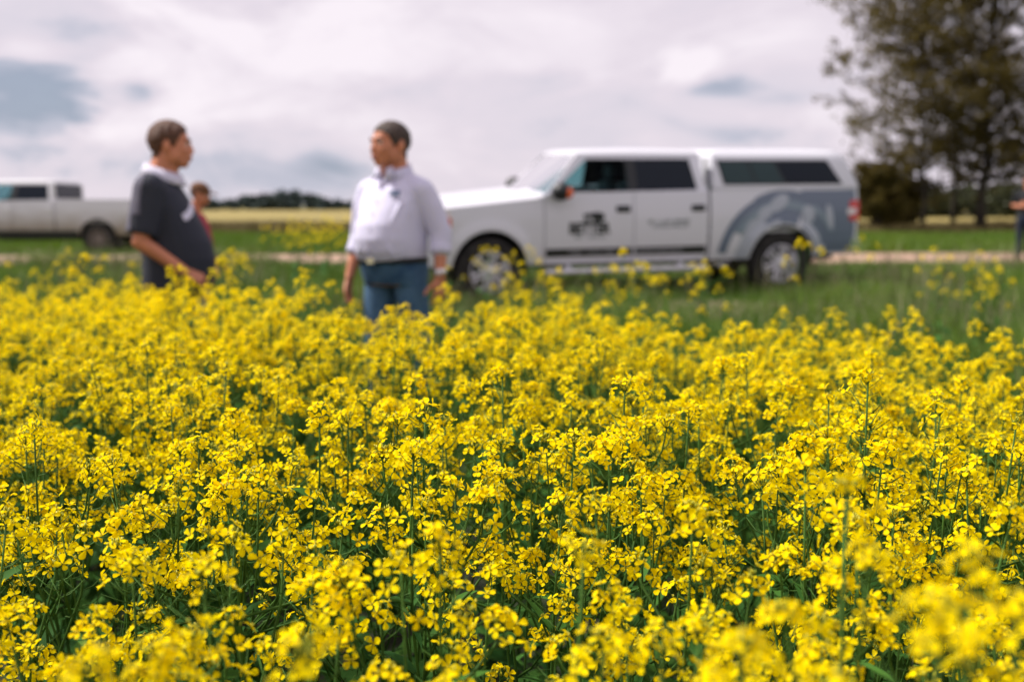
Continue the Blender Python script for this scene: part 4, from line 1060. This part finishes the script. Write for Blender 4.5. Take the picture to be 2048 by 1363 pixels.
def man_white():
    # faces the camera's left; local front is -y, his left arm is +x
    x, y = at(790, 500, 5.9).x, 5.9
    root = empty('person', (x, y, gz(x, y)), R(-32)); root.scale = (1.05, 1.05, 1.0); tag(root, 'heavyset man in white button-up shirt and blue jeans standing in the crop', 'person', None)
    b = MB(); bone(b, [(0, .03, 1.42), (0, -.01, 1.62)], [.085, .073])
    hf = Vector((math.sin(R(-16)), -math.cos(R(-16)), -.03))
    P, Rm = head(b, (0, -.03, 1.668), hf, 1.14, 1.12)
    b.loft(rings([(.86, .17, .13, .12, 0, 0), (1.0, .17, .15, .12, 0, 0), (1.2, .18, .16, .11, 0, 0), (1.38, .19, .11, .11, 0, .01), (1.47, .12, .08, .08, 0, .02)]))
    arms = {-1: [(-.200, .0, 1.40), (-.262, .02, 1.15), (-.275, -.07, .905)], 1: [(.200, .02, 1.40), (.275, .06, 1.16), (.305, .01, .92)]}
    for k, a in arms.items(): bone(b, a, [.055, .042, .029])
    hand(b, (-.275, -.072, .895), (-.05, -.12, -1), (.9, .2, 0), (0, -1, 0), .45); hand(b, (.305, .008, .91), (.02, -.08, -1), (-.9, .2, 0), (0, -1, 0), .45)
    for k in (-1, 1): bone(b, [(k*.10, 0, .88), (k*.115, -.01 if k < 0 else .05, .50), (k*.12, .02 if k < 0 else .10, .10)], [.095, .06, .042])
    body = remesh('body', b, .0052, M['skin'], root, 4); face_bits(P, Rm, 1.14, body)
    scalp(body, (0, -.03, 1.668), Rm, 1.14, M['hairgrey'], root, LINE_MAN, .007)
    s = MB(); s.loft(rings([(.995, .186, .190, .152, 0, -.005), (1.015, .196, .204, .160, 0, -.01), (1.06, .203, .222, .163, 0, -.015), (1.13, .205, .232, .160, 0, -.015), (1.21, .203, .220, .155, 0, -.01), (1.29, .203, .188, .150, 0, 0), (1.36, .204, .155, .143, 0, .005), (1.42, .190, .125, .125, 0, .015), (1.46, .150, .098, .10, 0, .025), (1.50, .095, .078, .07, 0, .02)], p=2.15))
    for k, a in arms.items():
        bone(s, [(k*.10, .02, 1.46), (k*.185, .01, 1.405), Vector(a[0]).lerp(Vector(a[1]), .35), a[1], Vector(a[1]).lerp(Vector(a[2]), .35)], [.052, .074, .072, .064, .056])
        c0 = Vector(a[1]).lerp(Vector(a[2]), .28); c1 = Vector(a[1]).lerp(Vector(a[2]), .47); s.tube([c0, c0.lerp(c1, .1), c1], [.056, .062, .060], 18)
    for f_ in ((-.13, -.15, 1.33, -.07, -.212, 1.16), (.15, -.13, 1.34, .10, -.208, 1.14), (.17, -.10, 1.36, .185, -.10, 1.20), (-.17, -.10, 1.36, -.185, -.10, 1.2), (-.05, -.235, 1.12, -.09, -.215, 1.03), (.11, -.21, 1.12, .13, -.19, 1.03)):
        s.tube([Vector(f_[:3]), Vector(f_[:3]).lerp(Vector(f_[3:]), .5), Vector(f_[3:])], [.003, .013, .005], 8)
    sh = remesh('shirt', s, .007, M['shirtwhite'], root, 7)
    c = MB(); cc = Vector((0, .0, 1.515)); pts = [cc+Vector((.079*math.cos(t), .082*math.sin(t)+.012, -.012*math.sin(t)*-1+.012*math.sin(t))) for t in np.linspace(R(-62), R(242), 26)]
    vs = []
    for i, p in enumerate(pts):
        u = (p-cc); u.z = 0; u.normalize(); vs += [p+Vector((0, 0, .030))*1, p+u*.006+Vector((0, 0, .034)), p+u*.024+Vector((0, 0, -.020)), p+u*.014+Vector((0, 0, -.028))]
    fs = [(4*i+j, 4*i+4+j, 4*i+5+j, 4*i+1+j) for i in range(25) for j in range(3)]+[(4*i+3, 4*i+7, 4*i+4, 4*i) for i in range(25)]+[(0, 1, 2, 3), (103, 102, 101, 100)]
    c.add(vs, fs)
    for k in (-1, 1): c.loft([[(k*.020, -.095, 1.535), (k*.055, -.080, 1.545), (k*.070, -.105, 1.475), (k*.035, -.128, 1.465)], [(k*.020, -.089, 1.535), (k*.055, -.074, 1.545), (k*.070, -.097, 1.475), (k*.035, -.120, 1.465)]])
    c.build('collar', M['shirtwhite'], sh)
    def fy(xq, z): return -(np.interp(z, [1.015, 1.06, 1.13, 1.21, 1.29, 1.36, 1.42, 1.46], [.214, .237, .247, .230, .188, .150, .110, .073]))*math.sqrt(max(.05, 1-(xq/.205)**2.15))-.006
    lg = MB(); vs = []
    for i in range(5):
        for j in range(3): xx = .075+.055*i/4; zz = 1.375+.028*j/2+(.006 if i in (1, 3) else 0); vs.append((xx, fy(xx, zz)-.006, zz))
    lg.add(vs, [(3*i+j, 3*i+3+j, 3*i+4+j, 3*i+1+j) for i in range(4) for j in range(2)]); lg.build('chest_logo', M['logo'], sh)
    bt = MB()
    for z in np.linspace(1.07, 1.42, 6): bt.ell((0, fy(0, z)-.004, z), (.006, .004, .006), n=8, k=6)
    bt.build('button', M['collarwhite'], sh)
    t = MB(); t.loft(rings([(.865, .185, .14, .145, 0, 0), (.92, .196, .160, .155, 0, 0), (1.0, .195, .185, .155, 0, -.005), (1.03, .19, .185, .15, 0, -.005)]))
    for k in (-1, 1): bone(t, [(k*.100, 0, .90), (k*.118, -.03 if k < 0 else .05, .50), (k*.125, .0 if k < 0 else .10, .10)], [.100, .080, .066])
    remesh('jeans', t, .008, M['denim'], root, 8)
    be = MB(); be.loft(rings([(.992, .198, .193, .160, 0, -.006), (1.026, .198, .200, .162, 0, -.008)])); be.build('belt', M['belt'], root)
    bk = MB(); bk.box((-.025, -.222, .99), (.025, -.206, 1.028), bev=.004); bk.build('buckle', M['watch'], root, smooth=False)
    wp = Vector(arms[1][1]).lerp(Vector(arms[1][2]), .90); wd = (Vector(arms[1][2])-Vector(arms[1][1])).normalized()
    w = MB(); w.tube([wp-wd*.012, wp+wd*.012], [.036, .035], 16); wo = w.build('watch', M['watch'], root)
    wf = MB(); wf.tube([wp+Vector((.015, -.030, 0)), wp+Vector((.022, -.044, 0))], [.021, .019], 14); wf.build('watch_face', M['clear'], wo)
    shoes(root, [(-.12, .02), (.12, .10)], 0)
man_white()

def man_polo():
    x, y = at(347, 500, 5.86).x, 5.86
    root = empty('person', (x, y, gz(x, y)), R(97)); tag(root, 'man in charcoal polo with white collar, seen from the side on the left', 'person')
    b = MB(); bone(b, [(0, .07, 1.43), (0, .01, 1.60)], [.088, .077])
    hf = Vector((math.sin(R(6)), -math.cos(R(6)), -.06))
    P, Rm = head(b, (0, -.012, 1.67), hf, 1.15, 1.1)
    b.loft(rings([(.86, .16, .13, .12, 0, 0), (1.0, .17, .15, .12, 0, 0), (1.2, .18, .15, .11, 0, .02), (1.38, .19, .10, .11, 0, .05), (1.46, .12, .08, .08, 0, .07)]))
    arms = {-1: [(-.205, .07, 1.42), (-.255, .125, 1.125), (-.205, -.10, .955)], 1: [(.205, .07, 1.42), (.255, .11, 1.13), (.17, -.13, .97)]}
    for k, a in arms.items(): bone(b, a, [.058, .047, .031])
    hand(b, arms[-1][2], (.35, -.75, -.42), (.6, .3, -.6), (0, 0, 1), .55); hand(b, arms[1][2], (-.5, -.6, -.4), (-.6, .3, -.6), (0, 0, 1), .55)
    for k in (-1, 1): bone(b, [(k*.10, 0, .88), (k*.11, .0, .50), (k*.115, .03, .10)], [.095, .06, .042])
    body = remesh('body', b, .0052, M['skin'], root, 4); face_bits(P, Rm, 1.15, body)
    scalp(body, (0, -.012, 1.67), Rm, 1.15, M['hairbrown'], root, LINE_MAN, .012)
    s = MB(); s.loft(rings([(.84, .20, .21, .175, 0, 0), (.92, .205, .225, .175, 0, 0), (1.02, .212, .235, .17, 0, .0), (1.12, .215, .225, .175, 0, .01), (1.22, .215, .19, .175, 0, .02), (1.32, .215, .155, .165, 0, .035), (1.40, .205, .125, .145, 0, .05), (1.455, .16, .10, .11, 0, .06), (1.49, .095, .075, .075, 0, .06)]))
    for k, a in arms.items():
        e = Vector(a[0]).lerp(Vector(a[1]), .86); bone(s, [(k*.16, .07, 1.41), a[0], Vector(a[0]).lerp(e, .5)], [.08, .088, .084]); s.tube([Vector(a[0]).lerp(e, .3), e], [.086, .084], 20)
    sh = remesh('polo_shirt', s, .007, M['charcoal'], root, 5)
    # lighter shoulder and back panel: strips lying just over the cloth
    def over(fn, name, m, lift=.004):
        src = sh.data; bm = bmesh.new(); bm.from_mesh(src)
        dl = [f for f in bm.faces if not fn(f.calc_center_median())]; bmesh.ops.delete(bm, geom=dl, context='FACES')
        for v in bm.verts: v.co += v.normal*lift
        me = bpy.data.meshes.new(name); bm.to_mesh(me); bm.free(); me.materials.clear(); me.materials.append(m); return link(name, me, sh)
    over(lambda c: c.y > .055+.05*math.sin((c.z-.85)*4) and abs(c.x) > .07 and (c.y > .155 if c.z < 1.28 else True), 'back_panel', M['polopanel'])
    over(lambda c: (c.y < -.06 and 1.24 < c.z < 1.345 and abs(c.x) < .17 and -.17 < c.x < .02 and abs(c.z-1.30-.5*(c.x+.08)) < .020), 'chest_stripe', M['collarwhite'])
    c = MB(); vs = []; cc = Vector((0, .045, 1.50))
    for i in range(29):
        t = R(-80)+R(340)*i/28; u = Vector((math.cos(t), math.sin(t), 0)); tilt = .035*u.y; k = .10 if u.y < 0 else .085
        p = cc+Vector((u.x*.082, u.y*k, tilt)); vs += [p+Vector((0, 0, .036)), p+u*.006+Vector((0, 0, .040)), p+u*.038+Vector((0, 0, -.026)), p+u*.026+Vector((0, 0, -.032))]
    fs = [(4*i+j, 4*i+4+j, 4*i+5+j, 4*i+1+j) for i in range(28) for j in range(3)]+[(4*i+3, 4*i+7, 4*i+4, 4*i) for i in range(28)]+[(0, 1, 2, 3), (115, 114, 113, 112)]
    c.add(vs, fs); c.build('collar', M['collarwhite'], sh)
    t = MB(); t.loft(rings([(.78, .18, .14, .15, 0, 0), (.88, .19, .16, .16, 0, 0), (1.0, .18, .17, .15, 0, 0)]))
    for k in (-1, 1): bone(t, [(k*.098, 0, .88), (k*.11, .0, .50), (k*.115, .03, .10)], [.104, .082, .066])
    remesh('trousers', t, .008, M['darktrouser'], root, 4)
    shoes(root, [(-.115, .03), (.115, .03)], 0)
man_polo()

def person_red():
    x, y = at(398, 470, 8.9).x, 8.9
    root = empty('person', (x, y, gz(x, y)), R(95)); s_ = .845; root.scale = (s_, s_, s_)
    tag(root, 'shorter person in brown cap and red shirt, half hidden behind the man in charcoal', 'person')
    b = MB(); bone(b, [(0, .03, 1.42), (0, .0, 1.60)], [.062, .054])
    hf = Vector((0, -1, -.28)); P, Rm = head(b, (0, -.03, 1.675), hf, 1.0, .95)
    b.loft(rings([(.86, .15, .11, .11, 0, 0), (1.1, .15, .11, .10, 0, 0), (1.38, .17, .09, .10, 0, .01), (1.46, .11, .07, .07, 0, .02)]))
    arms = {-1: [(-.19, .02, 1.41), (-.235, .03, 1.13), (-.215, -.13, .93)], 1: [(.19, .02, 1.41), (.235, .03, 1.13), (.20, -.15, .95)]}
    for k, a in arms.items(): bone(b, a, [.045, .036, .026]); hand(b, a[2], (-.3*k, -.7, -.5), (-.6*k, .3, -.5), (0, 0, 1), .5, .95)
    for k in (-1, 1): bone(b, [(k*.09, 0, .88), (k*.10, .0, .50), (k*.105, .03, .10)], [.085, .055, .04])
    body = remesh('body', b, .0056, M['skin'], root, 4); face_bits(P, Rm, 1.0, body)
    h = MB(); h.ell(P(0, .03, .018), (.078, .083, .075), Rm, n=18, k=12); remesh('hair', h, .007, M['hairbrown'], root, 2)
    c = MB(); c.ell(P(0, .012, .052), (.086, .104, .078), Rm, n=20, k=12); cp = MB()
    c.capsule(P(-.03, -.09, .052), P(-.03, -.155, .045), .034, .024, flat=(Rm@Vector((0, 0, 1)), .28)); c.capsule(P(.03, -.09, .052), P(.03, -.155, .045), .034, .024, flat=(Rm@Vector((0, 0, 1)), .28))
    remesh('cap', c, .006, M['cap'], root, 2)
    s = MB(); s.loft(rings([(.84, .165, .135, .13, 0, 0), (1.0, .165, .14, .125, 0, 0), (1.2, .17, .135, .125, 0, 0), (1.36, .185, .115, .125, 0, .01), (1.44, .15, .09, .10, 0, .02), (1.475, .08, .065, .065, 0, .02)]))
    for k, a in arms.items(): bone(s, [(k*.14, .02, 1.40), a[0], Vector(a[0]).lerp(Vector(a[1]), .55)], [.065, .068, .064])
    remesh('red_shirt', s, .008, M['redshirt'], root, 4)
    t = MB(); t.loft(rings([(.78, .16, .12, .13, 0, 0), (.88, .165, .13, .135, 0, 0), (.98, .155, .12, .12, 0, 0)]))
    for k in (-1, 1): bone(t, [(k*.088, 0, .88), (k*.10, .0, .50), (k*.105, .03, .10)], [.092, .072, .06])
    remesh('jeans', t, .009, M['denim'], root, 4); shoes(root, [(-.105, .03), (.105, .03)], 0)
person_red()

def woman():
    y = 19.6; x = at(2050, 450, y).x
    root = empty('person', (x, y, gz(x, y)+.01), R(-25)); s_ = .93; root.scale = (s_, s_, s_)
    tag(root, 'dark haired person in black top with folded forearms at the right edge by the road', 'person')
    b = MB(); bone(b, [(0, .03, 1.42), (0, .0, 1.60)], [.055, .05]); P, Rm = head(b, (0, -.02, 1.68), Vector((-.2, -1, -.1)), .97, .9)
    b.loft(rings([(.86, .15, .11, .11, 0, 0), (1.1, .13, .10, .09, 0, 0), (1.38, .16, .09, .09, 0, .01), (1.46, .10, .07, .07, 0, .02)]))
    arms = {-1: [(-.185, .01, 1.41), (-.245, .02, 1.14), (-.02, -.20, 1.12)], 1: [(.185, .01, 1.41), (.245, .02, 1.14), (.02, -.225, 1.17)]}
    for k, a in arms.items(): bone(b, a, [.042, .036, .026]); hand(b, a[2], (-1*k, -.1, .12), (0, .9, -.2), (0, 0, 1), .4, .92)
    for k in (-1, 1): bone(b, [(k*.085, 0, .88), (k*.085, .0, .50), (k*.09, .03, .10)], [.085, .052, .038])
    body = remesh('body', b, .0058, M['skin'], root, 4); face_bits(P, Rm, .97, body)
    h = MB(); h.ell(P(0, .02, .04), (.086, .100, .088), Rm, n=20, k=12)
    for k in (-1, 1): h.capsule(P(k*.068, .03, .02), P(k*.085, .03, -.20), .034, .030); h.capsule(P(k*.03, .07, .0), P(k*.035, .07, -.24), .045, .04)
    remesh('hair', h, .008, M['hairblack'], root, 3)
    s = MB(); s.loft(rings([(.90, .175, .125, .13, 0, 0), (1.02, .155, .12, .115, 0, 0), (1.14, .145, .12, .11, 0, 0), (1.28, .165, .14, .11, 0, 0), (1.38, .175, .11, .11, 0, .01), (1.44, .13, .085, .09, 0, .02), (1.475, .07, .06, .06, 0, .02)]))
    for k, a in arms.items(): bone(s, [(k*.14, .02, 1.40), a[0], Vector(a[0]).lerp(Vector(a[1]), .75)], [.06, .060, .052])
    remesh('black_top', s, .008, M['blackshirt'], root, 4)
    M['navyjeans'] = mat('navy_jeans', (.010, .018, .040), .85)
    t = MB(); t.loft(rings([(.78, .165, .12, .135, 0, 0), (.88, .17, .13, .14, 0, 0), (.98, .15, .12, .12, 0, 0)]))
    for k in (-1, 1): bone(t, [(k*.085, 0, .88), (k*.085, .0, .50), (k*.09, .03, .10)], [.094, .066, .05])
    remesh('jeans', t, .009, M['navyjeans'], root, 4); shoes(root, [(-.09, .03), (.09, .03)], 0)
woman()
